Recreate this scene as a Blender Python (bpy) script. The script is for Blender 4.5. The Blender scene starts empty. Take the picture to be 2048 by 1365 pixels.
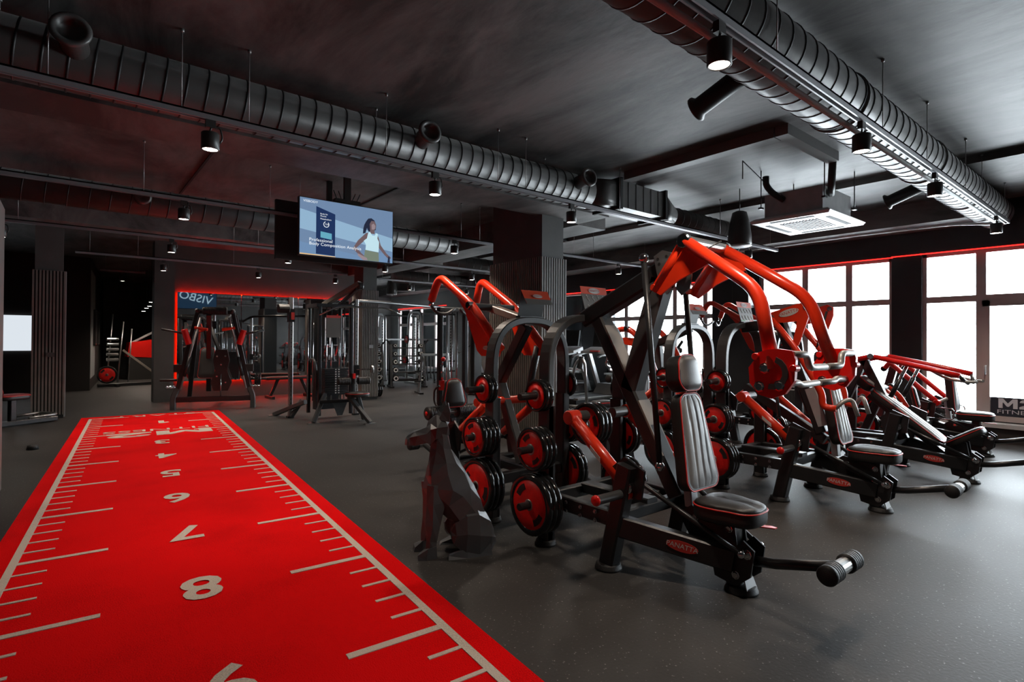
import bpy, math, random
from mathutils import Vector, Matrix
random.seed(7)
sc = bpy.context.scene
C = sc.collection
PI = math.pi
def V(*a): return Vector(a)

# ---------------------------------------------------------------- camera
F, PITCH, ROLL, CX, CY, YAW, H = 1092.0, math.radians(.45), math.radians(.35), 1024.0, 674.0, math.radians(39.2), 1.32
cd = bpy.data.cameras.new('camera'); cam = bpy.data.objects.new('camera', cd); C.objects.link(cam)
cd.sensor_width = 36.0; cd.lens = 36.0 * F / 2048.0; cd.shift_y = -(682.5 - CY) / 2048.0
cd.clip_start = .05; cd.clip_end = 200
cam.matrix_world = Matrix.Translation((0, 0, H)) @ Matrix.Rotation(-YAW, 4, 'Z') @ Matrix.Rotation(PI/2 + PITCH, 4, 'X') @ Matrix.Rotation(ROLL, 4, 'Z')
sc.camera = cam

# ---------------------------------------------------------------- light and exposure
sc.view_settings.view_transform = 'Standard'; sc.view_settings.look = 'None'
sc.view_settings.gamma = 1.0; sc.view_settings.use_curve_mapping = False
sc.view_settings.exposure = 0.0
w = bpy.data.worlds.new('daylight'); sc.world = w; w.use_nodes = True
nt = w.node_tree; bg = nt.nodes['Background']
bg.inputs[0].default_value = (.86, .93, 1.0, 1); bg.inputs[1].default_value = 24.0
SPOT_POWER = 105.0
def portal(x, y0, y1, z0, z1):
    l = bpy.data.lights.new('window_portal', 'AREA'); l.shape = 'RECTANGLE'; l.size = abs(z1-z0); l.size_y = abs(y1-y0)
    l.cycles.is_portal = True
    o = bpy.data.objects.new('window_portal', l); C.objects.link(o)
    o.location = (x, (y0+y1)/2, (z0+z1)/2); o.rotation_euler = (0, PI/2, 0)

# ---------------------------------------------------------------- helpers
_c, _s = math.cos(YAW), math.sin(YAW)
def ray(u, v):                      # direction through a point of the 2048x1365 frame, used only to look up real positions
    X3 = (u-CX)/F; Z3 = -(v-CY)/F
    X = math.cos(ROLL)*X3 - math.sin(ROLL)*Z3; Z2 = math.sin(ROLL)*X3 + math.cos(ROLL)*Z3
    Y = math.cos(PITCH) - math.sin(PITCH)*Z2; Z = math.sin(PITCH) + math.cos(PITCH)*Z2
    return X*_c + Y*_s, -X*_s + Y*_c, Z
def G(u, v, z=0.):
    r = ray(u, v); t = (z-H)/r[2]; return V(r[0]*t, r[1]*t, z)
def PX(u, v, x):
    r = ray(u, v); t = x/r[0]; return V(x, r[1]*t, H+r[2]*t)
def PY(u, v, y):
    r = ray(u, v); t = y/r[1]; return V(r[0]*t, y, H+r[2]*t)

MATS = {}
def mat(name, col, rough=.5, metal=0., emit=None, es=0., noise=0., nscale=8., bump=0., bscale=60., spec=.5, coat=0., aniso=None):
    m = bpy.data.materials.new(name); m.use_nodes = True; MATS[name] = m
    t = m.node_tree; b = t.nodes['Principled BSDF']
    b.inputs['Base Color'].default_value = (*col, 1); b.inputs['Roughness'].default_value = rough
    b.inputs['Metallic'].default_value = metal; b.inputs['Specular IOR Level'].default_value = spec
    b.inputs['Coat Weight'].default_value = coat; b.inputs['Coat Roughness'].default_value = .15
    if emit: b.inputs['Emission Color'].default_value = (*emit, 1); b.inputs['Emission Strength'].default_value = es
    if noise or bump:
        tc = t.nodes.new('ShaderNodeTexCoord')
    if noise:
        n = t.nodes.new('ShaderNodeTexNoise'); n.inputs['Scale'].default_value = nscale; n.inputs['Detail'].default_value = 6
        r = t.nodes.new('ShaderNodeMapRange'); r.inputs['From Min'].default_value = .3; r.inputs['From Max'].default_value = .7
        r.inputs['To Min'].default_value = 1-noise; r.inputs['To Max'].default_value = 1+noise
        mx = t.nodes.new('ShaderNodeVectorMath'); mx.operation = 'SCALE'; mx.inputs[0].default_value = col
        t.links.new(tc.outputs['Object'], n.inputs['Vector']); t.links.new(n.outputs['Fac'], r.inputs['Value'])
        t.links.new(r.outputs['Result'], mx.inputs['Scale']); t.links.new(mx.outputs['Vector'], b.inputs['Base Color'])
    if bump:
        n2 = t.nodes.new('ShaderNodeTexNoise'); n2.inputs['Scale'].default_value = bscale; n2.inputs['Detail'].default_value = 4
        bp = t.nodes.new('ShaderNodeBump'); bp.inputs['Strength'].default_value = bump; bp.inputs['Distance'].default_value = .01
        t.links.new(tc.outputs['Object'], n2.inputs['Vector']); t.links.new(n2.outputs['Fac'], bp.inputs['Height'])
        t.links.new(bp.outputs['Normal'], b.inputs['Normal'])
    return m
black = mat('black_powder_coat', (.016, .016, .017), .33, noise=.15, bump=.08, bscale=400)
black2 = mat('grey_powder_coat', (.055, .057, .058), .38, noise=.1, bump=.08, bscale=400)
taupe = mat('taupe_powder_coat', (.20, .17, .145), .4, noise=.08)
red = mat('orange_red_paint', (.72, .032, .006), .3, noise=.06, coat=.4)
redd = mat('deep_red_paint', (.75, .010, .006), .32, coat=.3)
plate_red = mat('plate_red_urethane', (.85, .008, .004), .5, noise=.12, nscale=25, bump=.1, bscale=120)
chrome = mat('chrome', (.62, .62, .62), .14, 1.)
steel = mat('brushed_steel', (.42, .42, .41), .32, .9, noise=.08)
alu = mat('grey_grip_metal', (.42, .41, .39), .45, .5)
rubber = mat('glossy_black_rubber', (.012, .012, .012), .14, noise=.1)
rubberm = mat('matt_black_rubber', (.014, .014, .014), .55, bump=.2, bscale=200)
leather = mat('black_leather', (.018, .017, .016), .42, bump=.15, bscale=250)
gleather = mat('grey_leather', (.20, .20, .20), .4, noise=.06, bump=.12, bscale=300)
piping = mat('red_piping', (.55, .015, .01), .45)
slat_m = mat('dark_wood_slat', (.15, .135, .12), .5, noise=.2, nscale=4)
slat_b = mat('black_backing', (.008, .008, .008), .7)
plaster = mat('dark_plaster', (.06, .058, .055), .65, noise=.15, nscale=3, bump=.1, bscale=30)
blackwall = mat('black_wall_paint', (.020, .021, .023), .6, noise=.15, nscale=2, bump=.1, bscale=40)
greywall = mat('grey_wall_paint', (.30, .31, .31), .6, noise=.05, nscale=2)
darkwall = mat('mirror_wall_paint', (.05, .044, .04), .5, noise=.15, nscale=2)
frame_m = mat('taupe_window_frame', (.52, .44, .42), .45, noise=.03)
duct_m = mat('painted_spiral_duct', (.105, .102, .098), .38, .3, noise=.1, nscale=5, bump=.1, bscale=20)
ductseam = mat('duct_seam', (.018, .018, .018), .5)
rail_m = mat('grey_track_rail', (.32, .32, .33), .35, .6)
wire_m = mat('steel_wire', (.35, .34, .33), .4, .6)
bronze = mat('lamp_can_black', (.03, .028, .026), .4)
lens_m = mat('lamp_lens', (1, .95, .85), .4, emit=(1, .93, .84), es=26.)
led_red = mat('red_led_strip', (.9, .02, .02), .4, emit=(1, .02, .015), es=2.6)
led_mir = mat('red_mirror_led', (.9, .02, .02), .4, emit=(1, .01, .0), es=90.)
white = mat('white_plastic', (.62, .63, .63), .4, noise=.03)
whitepaint = mat('white_print', (.72, .70, .66), .7, noise=.05)
galv = mat('galvanised_box', (.40, .40, .40), .45, .3, noise=.12)
mirror_m = mat('mirror_glass', (.75, .76, .76), .02, 1.)
statue = mat('statue_black', (.075, .079, .086), .34, noise=.08)
redlabel = mat('red_label', (.55, .04, .03), .5)
whitelabel = mat('pale_label', (.6, .58, .55), .5)
placard_red = mat('placard_orange', (.75, .07, .02), .4)
placard_g = mat('placard_taupe', (.13, .115, .10), .45)
placard_back = mat('placard_back', (.05, .055, .055), .45)
turf_red = None

def finish(m):
    t = m.node_tree; return t, t.nodes['Principled BSDF']
# floor: dark rubber with pale flecks
floor_m = mat('speckled_rubber_floor', (.05, .047, .045), .5, spec=.22)
t, b = finish(floor_m)
tc = t.nodes.new('ShaderNodeTexCoord')
n1 = t.nodes.new('ShaderNodeTexNoise'); n1.inputs['Scale'].default_value = 1.1; n1.inputs['Detail'].default_value = 7; n1.inputs['Roughness'].default_value = .6
cr1 = t.nodes.new('ShaderNodeValToRGB'); cr1.color_ramp.elements[0].position = .3; cr1.color_ramp.elements[0].color = (.032, .029, .027, 1)
cr1.color_ramp.elements[1].position = .7; cr1.color_ramp.elements[1].color = (.060, .056, .053, 1)
vo = t.nodes.new('ShaderNodeTexVoronoi'); vo.inputs['Scale'].default_value = 62; vo.inputs['Randomness'].default_value = 1
cr2 = t.nodes.new('ShaderNodeValToRGB'); cr2.color_ramp.elements[0].position = .0; cr2.color_ramp.elements[0].color = (1, 1, 1, 1)
cr2.color_ramp.elements[1].position = .30; cr2.color_ramp.elements[1].color = (0, 0, 0, 1)
nn = t.nodes.new('ShaderNodeTexNoise'); nn.inputs['Scale'].default_value = 60
cr3 = t.nodes.new('ShaderNodeValToRGB'); cr3.color_ramp.elements[0].position = .55; cr3.color_ramp.elements[1].position = .62
mu = t.nodes.new('ShaderNodeMath'); mu.operation = 'MULTIPLY'
mu2 = t.nodes.new('ShaderNodeMath'); mu2.operation = 'MULTIPLY'; mu2.inputs[1].default_value = .75
mx = t.nodes.new('ShaderNodeMix'); mx.data_type = 'RGBA'; mx.inputs[7].default_value = (.42, .40, .38, 1)
for n in (n1, vo, nn): t.links.new(tc.outputs['Object'], n.inputs['Vector'])
t.links.new(n1.outputs['Fac'], cr1.inputs['Fac']); t.links.new(vo.outputs['Distance'], cr2.inputs['Fac']); t.links.new(nn.outputs['Fac'], cr3.inputs['Fac'])
t.links.new(cr2.outputs['Color'], mu.inputs[0]); t.links.new(cr3.outputs['Color'], mu.inputs[1]); t.links.new(mu.outputs[0], mu2.inputs[0])
t.links.new(mu2.outputs[0], mx.inputs[0]); t.links.new(cr1.outputs['Color'], mx.inputs[6]); t.links.new(mx.outputs[2], b.inputs['Base Color'])
mr = t.nodes.new('ShaderNodeMapRange'); mr.inputs['To Min'].default_value = .44; mr.inputs['To Max'].default_value = .62
t.links.new(n1.outputs['Fac'], mr.inputs['Value']); t.links.new(mr.outputs['Result'], b.inputs['Roughness'])
bp = t.nodes.new('ShaderNodeBump'); bp.inputs['Strength'].default_value = .25; bp.inputs['Distance'].default_value = .004
t.links.new(nn.outputs['Fac'], bp.inputs['Height']); t.links.new(bp.outputs['Normal'], b.inputs['Normal'])
# ceiling: trowelled concrete with streaks
ceil_m = mat('streaked_concrete', (.1, .1, .1), .55)
t, b = finish(ceil_m)
tc = t.nodes.new('ShaderNodeTexCoord'); mp = t.nodes.new('ShaderNodeMapping'); mp.inputs['Scale'].default_value = (1.0, .35, 1)
mp.inputs['Rotation'].default_value = (0, 0, .12)
n1 = t.nodes.new('ShaderNodeTexNoise'); n1.inputs['Scale'].default_value = 1.5; n1.inputs['Detail'].default_value = 10; n1.inputs['Roughness'].default_value = .68; n1.inputs['Distortion'].default_value = .6
cr1 = t.nodes.new('ShaderNodeValToRGB'); cr1.color_ramp.elements[0].position = .38; cr1.color_ramp.elements[0].color = (.036, .034, .033, 1)
cr1.color_ramp.elements[1].position = .62; cr1.color_ramp.elements[1].color = (.150, .142, .136, 1)
t.links.new(tc.outputs['Object'], mp.inputs['Vector']); t.links.new(mp.outputs['Vector'], n1.inputs['Vector'])
t.links.new(n1.outputs['Fac'], cr1.inputs['Fac']); t.links.new(cr1.outputs['Color'], b.inputs['Base Color'])
bp = t.nodes.new('ShaderNodeBump'); bp.inputs['Strength'].default_value = .35; bp.inputs['Distance'].default_value = .02
n2 = t.nodes.new('ShaderNodeTexNoise'); n2.inputs['Scale'].default_value = 4; n2.inputs['Detail'].default_value = 6
t.links.new(mp.outputs['Vector'], n2.inputs['Vector']); t.links.new(n2.outputs['Fac'], bp.inputs['Height']); t.links.new(bp.outputs['Normal'], b.inputs['Normal'])
# turf
def turf_mat(name, c1, c2):
    m = mat(name, c1, .95, spec=.1); t, b = finish(m)
    tc = t.nodes.new('ShaderNodeTexCoord'); n = t.nodes.new('ShaderNodeTexNoise'); n.inputs['Scale'].default_value = 170; n.inputs['Detail'].default_value = 3
    nb = t.nodes.new('ShaderNodeTexNoise'); nb.inputs['Scale'].default_value = 1.6; nb.inputs['Detail'].default_value = 4
    ad = t.nodes.new('ShaderNodeMath'); ad.operation = 'ADD'; cr = t.nodes.new('ShaderNodeValToRGB')
    cr.color_ramp.elements[0].position = .75; cr.color_ramp.elements[0].color = (*c1, 1); cr.color_ramp.elements[1].position = 1.25 if False else 1.0
    cr.color_ramp.elements[1].color = (*c2, 1)
    t.links.new(tc.outputs['Object'], n.inputs['Vector']); t.links.new(tc.outputs['Object'], nb.inputs['Vector'])
    t.links.new(n.outputs['Fac'], ad.inputs[0]); t.links.new(nb.outputs['Fac'], ad.inputs[1]); t.links.new(ad.outputs[0], cr.inputs['Fac'])
    t.links.new(cr.outputs['Color'], b.inputs['Base Color'])
    bp = t.nodes.new('ShaderNodeBump'); bp.inputs['Strength'].default_value = .6; bp.inputs['Distance'].default_value = .006
    t.links.new(n.outputs['Fac'], bp.inputs['Height']); t.links.new(bp.outputs['Normal'], b.inputs['Normal'])
    return m
turf_red = turf_mat('red_turf', (.66, .0004, .0012), (.86, .0008, .002))
turf_white = turf_mat('white_turf', (.52, .44, .37), (.68, .58, .49))
glass_m = bpy.data.materials.new('window_glass'); glass_m.use_nodes = True
t = glass_m.node_tree; t.nodes.clear()
o_ = t.nodes.new('ShaderNodeOutputMaterial'); tr = t.nodes.new('ShaderNodeBsdfTransparent'); gl = t.nodes.new('ShaderNodeBsdfGlossy'); gl.inputs['Roughness'].default_value = .02
tr.inputs[0].default_value = (.96, .98, .98, 1)
fr = t.nodes.new('ShaderNodeFresnel'); ms = t.nodes.new('ShaderNodeMixShader')
t.links.new(fr.outputs[0], ms.inputs[0]); t.links.new(tr.outputs[0], ms.inputs[1]); t.links.new(gl.outputs[0], ms.inputs[2]); t.links.new(ms.outputs[0], o_.inputs[0])

class MB:
    def __init__(s): s.v = []; s.f = []; s.sm = []
    def add(s, vs, fs, smooth=False):
        k = len(s.v); s.v += [tuple(x) for x in vs]; s.f += [tuple(i+k for i in f) for f in fs]; s.sm += [smooth]*len(fs); return s
    def box(s, a, b):
        x0, y0, z0 = [min(p, q) for p, q in zip(a, b)]; x1, y1, z1 = [max(p, q) for p, q in zip(a, b)]
        return s.add([(x0,y0,z0),(x1,y0,z0),(x1,y1,z0),(x0,y1,z0),(x0,y0,z1),(x1,y0,z1),(x1,y1,z1),(x0,y1,z1)],
                     [(0,3,2,1),(4,5,6,7),(0,1,5,4),(1,2,6,5),(2,3,7,6),(3,0,4,7)])
    def loft(s, rings, smooth=False, cap=True, closed=False):
        n = len(rings[0]); vs = [p for r in rings for p in r]; fs = []
        m = len(rings)
        for i in range(m if closed else m-1):
            j = (i+1) % m
            for k in range(n): fs.append((i*n+k, i*n+(k+1) % n, j*n+(k+1) % n, j*n+k))
        s.add(vs, fs, smooth)
        if cap and not closed:
            k0 = len(s.v)-len(vs)
            s.f.append(tuple(k0+i for i in range(n))[::-1]); s.f.append(tuple(k0+(m-1)*n+i for i in range(n))); s.sm += [False, False]
        return s
    def bar(s, p, q, wd, ht, side=None, ch=.12):       # rectangular tube p->q, wd along side vector, ht across
        p, q = Vector(p), Vector(q); d = (q-p).normalized()
        sd = Vector(side) if side else (V(1, 0, 0) if abs(d.x) < .9 else V(0, 1, 0))
        sd = (sd - d*sd.dot(d)).normalized(); up = d.cross(sd).normalized()
        c = min(wd, ht)*ch; a, b_ = wd/2, ht/2
        pr = [(a-c, -b_), (a, -b_+c), (a, b_-c), (a-c, b_), (-a+c, b_), (-a, b_-c), (-a, -b_+c), (-a+c, -b_)]
        return s.loft([[o + sd*x + up*y for x, y in pr] for o in (p, q)])
    def tube(s, pts, r, n=10, bend=0., seg=5, r2=None, cap=True):
        pts = [Vector(p) for p in pts]
        if bend and len(pts) > 2:
            out = [pts[0]]
            for i in range(1, len(pts)-1):
                a, b_, c = pts[i-1], pts[i], pts[i+1]
                l = min(bend, (a-b_).length*.48, (c-b_).length*.48); p0 = b_+(a-b_).normalized()*l; p1 = b_+(c-b_).normalized()*l
                for k in range(seg+1):
                    t_ = k/seg; out.append(p0*(1-t_)**2 + b_*2*t_*(1-t_) + p1*t_*t_)
            out.append(pts[-1]); pts = out
        N = len(pts); rings = []; up = None
        for i, p in enumerate(pts):
            d = (pts[min(i+1, N-1)]-pts[max(i-1, 0)]).normalized()
            if up is None:
                up = V(0, 0, 1) if abs(d.z) < .9 else V(1, 0, 0)
            up = (up-d*up.dot(d)).normalized(); sd = d.cross(up)
            rr = r if r2 is None else r+(r2-r)*i/(N-1)
            rings.append([p+up*math.cos(2*PI*k/n)*rr+sd*math.sin(2*PI*k/n)*rr for k in range(n)])
        return s.loft(rings, True, cap)
    def rsweep(s, pts, wd, ht, side, bend=0., seg=7):     # rectangular section swept, wd along fixed side vector
        pts = [Vector(p) for p in pts]; side = Vector(side).normalized()
        if bend:
            out = [pts[0]]
            for i in range(1, len(pts)-1):
                a, b_, c = pts[i-1], pts[i], pts[i+1]
                l = min(bend, (a-b_).length*.49, (c-b_).length*.49); p0 = b_+(a-b_).normalized()*l; p1 = b_+(c-b_).normalized()*l
                for k in range(seg+1):
                    t_ = k/seg; out.append(p0*(1-t_)**2 + b_*2*t_*(1-t_) + p1*t_*t_)
            out.append(pts[-1]); pts = out
        N = len(pts); rings = []; c = min(wd, ht)*.12; a, b2 = wd/2, ht/2
        pr = [(a-c, -b2), (a, -b2+c), (a, b2-c), (a-c, b2), (-a+c, b2), (-a, b2-c), (-a, -b2+c), (-a+c, -b2)]
        for i, p in enumerate(pts):
            d = (pts[min(i+1, N-1)]-pts[max(i-1, 0)]).normalized(); up = d.cross(side).normalized()
            rings.append([p+side*x+up*y for x, y in pr])
        return s.loft(rings)
    def lathe(s, prof, o, ax, n=24, smooth=True):      # prof: (radius, along)
        o = Vector(o); ax = Vector(ax).normalized(); u = (V(0, 0, 1) if abs(ax.z) < .9 else V(1, 0, 0)); u = (u-ax*u.dot(ax)).normalized(); w_ = ax.cross(u)
        rings = [[o+ax*h+(u*math.cos(2*PI*k/n)+w_*math.sin(2*PI*k/n))*max(r, 1e-4) for k in range(n)] for r, h in prof]
        vs = [p for r in rings for p in r]; fs = []
        for i in range(len(rings)-1):
            for k in range(n): fs.append((i*n+k, i*n+(k+1) % n, (i+1)*n+(k+1) % n, (i+1)*n+k))
        return s.add(vs, fs, smooth)
    def cyl(s, p, q, r, n=16):
        p, q = Vector(p), Vector(q); L = (q-p).length; c = min(r*.12, L*.2)
        return s.lathe([(0, 0), (r-c, 0), (r, c), (r, L-c), (r-c, L), (0, L)], p, q-p, n, False if n < 10 else False)
    def plate(s, poly, o, u, v, th):                   # polygon in plane (u,v) at o, thickness centred
        o, u, v = Vector(o), Vector(u).normalized(), Vector(v).normalized(); n = u.cross(v).normalized()
        a = [o+u*x+v*y-n*th/2 for x, y in poly]; b_ = [o+u*x+v*y+n*th/2 for x, y in poly]
        return s.loft([a, b_])
    def platep(s, pts, nrm, th):                       # polygon from 3d points
        nrm = Vector(nrm).normalized()
        return s.loft([[Vector(p)-nrm*th/2 for p in pts], [Vector(p)+nrm*th/2 for p in pts]])
    def ball(s, o, r, n=10):
        return s.lathe([(r*math.sin(PI*k/6), -r*math.cos(PI*k/6)) for k in range(7)], o, (0, 0, 1), n)
    def build(s, name, m, parent=None, label=None, kind=None):
        me = bpy.data.meshes.new(name); me.from_pydata(s.v, [], s.f); me.materials.append(m)
        me.polygons.foreach_set('use_smooth', s.sm); me.update()
        o = bpy.data.objects.new(name, me); C.objects.link(o)
        if parent: o.parent = parent
        if label: o['label'] = label
        if kind: o['kind'] = kind
        return o
def thing(name, label, cat, loc=(0, 0, 0), rz=0., group=None):
    o = bpy.data.objects.new(name, None); C.objects.link(o); o.empty_display_size = .1
    o.location = loc; o.rotation_euler = (0, 0, rz); o['label'] = label; o['category'] = cat
    if group: o['group'] = group
    return o
def tag(o, label, cat, group=None):
    o['label'] = label; o['category'] = cat
    if group: o['group'] = group
    return o
def struct(o, label=None):
    o['kind'] = 'structure'
    if label: o['label'] = label
    return o
KIDS = {}
def dup(root, loc, rz, label=None, group=None):
    if root not in KIDS: KIDS[root] = [(c, list(c.children)) for c in root.children]
    r = root.copy(); C.objects.link(r); r.location = loc
    if rz is not None: r.rotation_euler = (0, 0, rz)
    if label: r['label'] = label
    if group: r['group'] = group
    for ch, gs in KIDS[root]:
        c = ch.copy(); C.objects.link(c); c.parent = r
        for g in gs:
            d = g.copy(); C.objects.link(d); d.parent = c
    return r
def text(name, body, m, o, right, up, size, parent=None, bold=.02, depth=.0008, align='CENTER', squash=1., spacing=1.0):
    cu = bpy.data.curves.new(name, 'FONT'); cu.body = body; cu.size = 1; cu.align_x = align; cu.align_y = 'CENTER'; cu.offset = bold; cu.extrude = 0
    cu.resolution_u = 3; cu.space_character = spacing
    tmp = bpy.data.objects.new(name, cu); C.objects.link(tmp)
    me = bpy.data.meshes.new_from_object(tmp); bpy.data.objects.remove(tmp)
    me.name = name
    right, up = Vector(right).normalized(), Vector(up).normalized(); n = right.cross(up)
    M = Matrix(((right.x*size*squash, up.x*size, n.x, o[0]+n.x*depth), (right.y*size*squash, up.y*size, n.y, o[1]+n.y*depth), (right.z*size*squash, up.z*size, n.z, o[2]+n.z*depth), (0, 0, 0, 1)))
    me.transform(M); me.materials.clear(); me.materials.append(m)
    ob = bpy.data.objects.new(name, me); C.objects.link(ob)
    if parent: ob.parent = parent
    return ob
M_POLY = [(0, 0), (0, 1), (.30, 1), (.60, .52), (.90, 1), (1.20, 1), (1.20, 0), (.92, 0), (.92, .60), (.66, .18), (.54, .18), (.28, .60), (.28, 0)]
TWO_POLY = [(0, 0), (0, .22), (.52, .52), (.60, .64), (.56, .76), (.44, .80), (.32, .76), (.27, .64), (.02, .66), (.08, .86), (.24, .98), (.46, 1.02), (.68, .98), (.84, .86), (.88, .68), (.82, .52), (.64, .38), (.42, .25), (.90, .25), (.90, 0)]
def club_mark(o, right, up, hgt, m, parent, sx=1., th=.003):
    right, up = Vector(right).normalized(), Vector(up).normalized()
    for poly, x0, nm in ((M_POLY, -1.10, 'letter_m'), (TWO_POLY, .20, 'numeral_two')):
        MB().plate([((x+x0)*hgt*sx, (y-.5)*hgt) for x, y in poly], o, right, up, th).build(nm, m, parent)
def oval(o, right, up, a, b_, n=20, th=.002):
    nrm = Vector(right).cross(Vector(up))
    return MB().plate([(a*math.cos(2*PI*k/n), b_*math.sin(2*PI*k/n)) for k in range(n)], Vector(o), right, up, th)
def badge(parent, o, right, up, a, nm='maker_badge', inner=redlabel, word='PANATTA', wcol=None):
    b1 = oval(o, right, up, a, a*.34).build(nm, inner, parent)
    n = Vector(right).cross(Vector(up)).normalized()
    text('lettering', word, wcol or whitelabel, Vector(o)+n*.0012, right, up, a*.44, b1, .0)
    return b1

# ================================================================ the room
CEIL = 3.36
struct(MB().box((-9, -5, -.12), (9.8, 24.2, 0)).build('floor', floor_m))
struct(MB().box((-9, -5, CEIL), (7.6, 24.2, CEIL+.2)).build('ceiling', ceil_m))
struct(MB().box((7.6, -5, CEIL-.08), (10.2, 24.2, CEIL+.2)).build('ceiling', ceil_m), 'lower step of the concrete ceiling along the window side')
for a, b_, l in (((-9, 4.85, 2.99), (5.62, 5.42, CEIL), 'dark concrete beam behind the long duct'),
                 ((5.62, 5.42, 2.98), (6.2, 19.5, CEIL), 'beam running away from the camera'),
                 ((9.12, 1.75, 2.98), (9.8, 19.5, CEIL-.08), 'lowered edge beam along the window wall'),
                 ((-9, 10.6, 3.08), (5.62, 11.0, CEIL), 'second cross beam'),
                 ((6.2, 10.6, 3.1), (9.12, 11.1, CEIL), 'third cross beam')):
    struct(MB().box(a, b_).build('ceiling_beam', ceil_m), l)
# concrete plank joints in the rear ceiling bay
for x in (1.2, 3.4):
    struct(MB().box((x, 5.42, CEIL-.012), (x+.025, 10.6, CEIL+.001)).build('ceiling_joint', slat_b))
struct(MB().box((6.2, 7.6, CEIL-.012), (9.1, 7.63, CEIL-.075)).build('ceiling_joint', slat_b))

# window wall (x = 9.8)
WX = 9.8
bays = [(-4.4, -2.5, .6, 2.64), (-1.9, .2, .6, 2.64), (.62, 2.43, .27, 2.64), (2.81, 4.87, .6, 2.63), (5.8, 8.5, .6, 2.52), (9.3, 12.2, .6, 2.52), (15.5, 18.9, .35, 2.5)]
ys = [-5] + [v for b in bays for v in b[:2]] + [19.5]
wl = MB(); wg = MB()
for i in range(0, len(ys), 2):
    (wg if ys[i] > 12 else wl).box((WX, ys[i], 0), (WX+.3, ys[i+1], CEIL-.08))
for y0, y1, z0, z1 in bays:
    (wg if y0 > 14 else wl).box((WX, y0, z1), (WX+.3, y1, CEIL-.08)); (wg if y0 > 14 else wl).box((WX, y0, 0), (WX+.3, y1, z0))
struct(wl.build('wall_right', blackwall), 'black painted wall around the windows')
struct(wg.build('wall_right', greywall), 'pale grey end of the window wall')
mull = {2: [1.79], 3: [3.44, 4.12], 4: [6.02, 6.72, 7.45, 8.0], 5: [10.2, 11.2], 6: [16.3, 17.3, 18.1], 0: [-3.4], 1: [-.9]}
for i, (y0, y1, z0, z1) in enumerate(bays):
    root = MB().box((WX+.06, y0, z0), (WX+.14, y0+.05, z1)).box((WX+.06, y1-.05, z0), (WX+.14, y1, z1)).box((WX+.06, y0, z0), (WX+.14, y1, z0+.05)).box((WX+.06, y0, z1-.05), (WX+.14, y1, z1)).build('window_%d' % (i+1), frame_m)
    struct(root)
    zt = 1.96 if i in (2, 3) else (1.84 if i == 4 else 1.9)
    MB().box((WX+.05, y0+.05, zt-.045), (WX+.13, y1-.05, zt+.045)).build('transom', frame_m, root)
    for k, m_ in enumerate(mull[i]):
        wd = .085 if i == 2 else (.075 if i < 6 else .06)
        MB().box((WX+.045, m_-wd, z0+.05), (WX+.14, m_+wd*.3, z1-.05)).build('mullion', frame_m, root)
    e = [y0+.05] + sorted(mull[i]) + [y1-.05]
    for k in range(len(e)-1):
        for za, zb in ((z0+.05, zt-.04), (zt+.04, z1-.05)):
            MB().box((WX+.085, e[k], za), (WX+.095, e[k+1], zb)).build('pane', glass_m, root)
    MB().box((WX-.012, y0-.02, z1-.006), (WX-.002, y1+.02, z1+.010)).build('red_led_strip', led_red, root, 'glowing red light strip over the window')
    if 2 < i < 6:
        MB().box((WX-.10, y0, z0-.05), (WX+.02, y1, z0-.01)).build('window_sill', white, root)
    portal(WX+.32, y0, y1, z0, z1)
struct(MB().box((WX-.012, 2.43, 2.634), (WX-.002, 2.81, 2.65)).build('trim_1', led_red), 'red light strip across the pillar between the windows')
# door with a printed film on its lower part
door = struct(MB().box((WX+.0, .70, .27), (WX+.06, .80, 1.92)).box((WX, 1.66, .27), (WX+.06, 1.74, 1.92)).box((WX, .70, 1.84), (WX+.06, 1.74, 1.92)).box((WX, .70, .27), (WX+.06, 1.74, .34)).build('door_1', frame_m))
MB().box((WX+.05, .8, .34), (WX+.055, 1.66, .595)).build('printed_film', mat('navy_film', (.03, .036, .05), .35), door)
club_mark((WX+.047, 1.40, .515), (0, -1, 0), (0, 0, 1), .13, mat('film_white', (.75, .77, .8), .5), door, 1.25)
text('lettering', 'FITNESS', MATS['film_white'], (WX+.048, 1.40, .40), (0, -1, 0), (0, 0, 1), .075, door, .0, squash=1.5)
MB().tube([(WX-.01, 1.70, 1.02), (WX-.05, 1.70, 1.02), (WX-.05, 1.70, .90)], .010, 8, .02).build('door_handle', white, door)
struct(MB().box((WX-.16, -4, 0), (WX, 2.2, .20)).build('trim_2', darkwall), 'dark step below the glass door')
struct(MB().box((WX-.2, -4, .20), (WX, 2.2, .255)).build('window_sill', white), 'pale ledge below the glass door')
for n, (y0, y1) in enumerate(((2.0, 2.33), (2.62, 3.5), (3.7, 4.7), (5.9, 6.9), (7.2, 8.3))):
    r = thing('radiator', ['narrow dark radiator under the window beside the glass door', 'dark radiator behind the lying press, under the wide window', 'second dark radiator from the door under the wide window', 'dark radiator under the window left of the wall speaker', 'dark radiator under the window nearest the slatted pillar'][n], 'radiator', (WX-.07, (y0+y1)/2, .1), 0)
    h = (y1-y0)/2
    MB().box((-.04, -h, 0), (.04, h, .40)).build('panel', mat('radiator_%d' % n, (.05, .046, .045), .4), r)
    g = MB()
    for k in range(int(h*2/.05)): g.box((-.048, -h+.02+k*.05, .02), (-.04, -h+.05+k*.05, .38))
    g.build('fin_panel', MATS['radiator_%d' % n], r)
    MB().box((-.045, -h, .40), (.045, h, .415)).build('top_grille', white, r)
    MB().box((-.02, -h+.03, -.1), (.02, -h+.07, 0)).build('foot', black, r); MB().box((-.02, h-.07, -.1), (.02, h-.03, 0)).build('foot', black, r)

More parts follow.
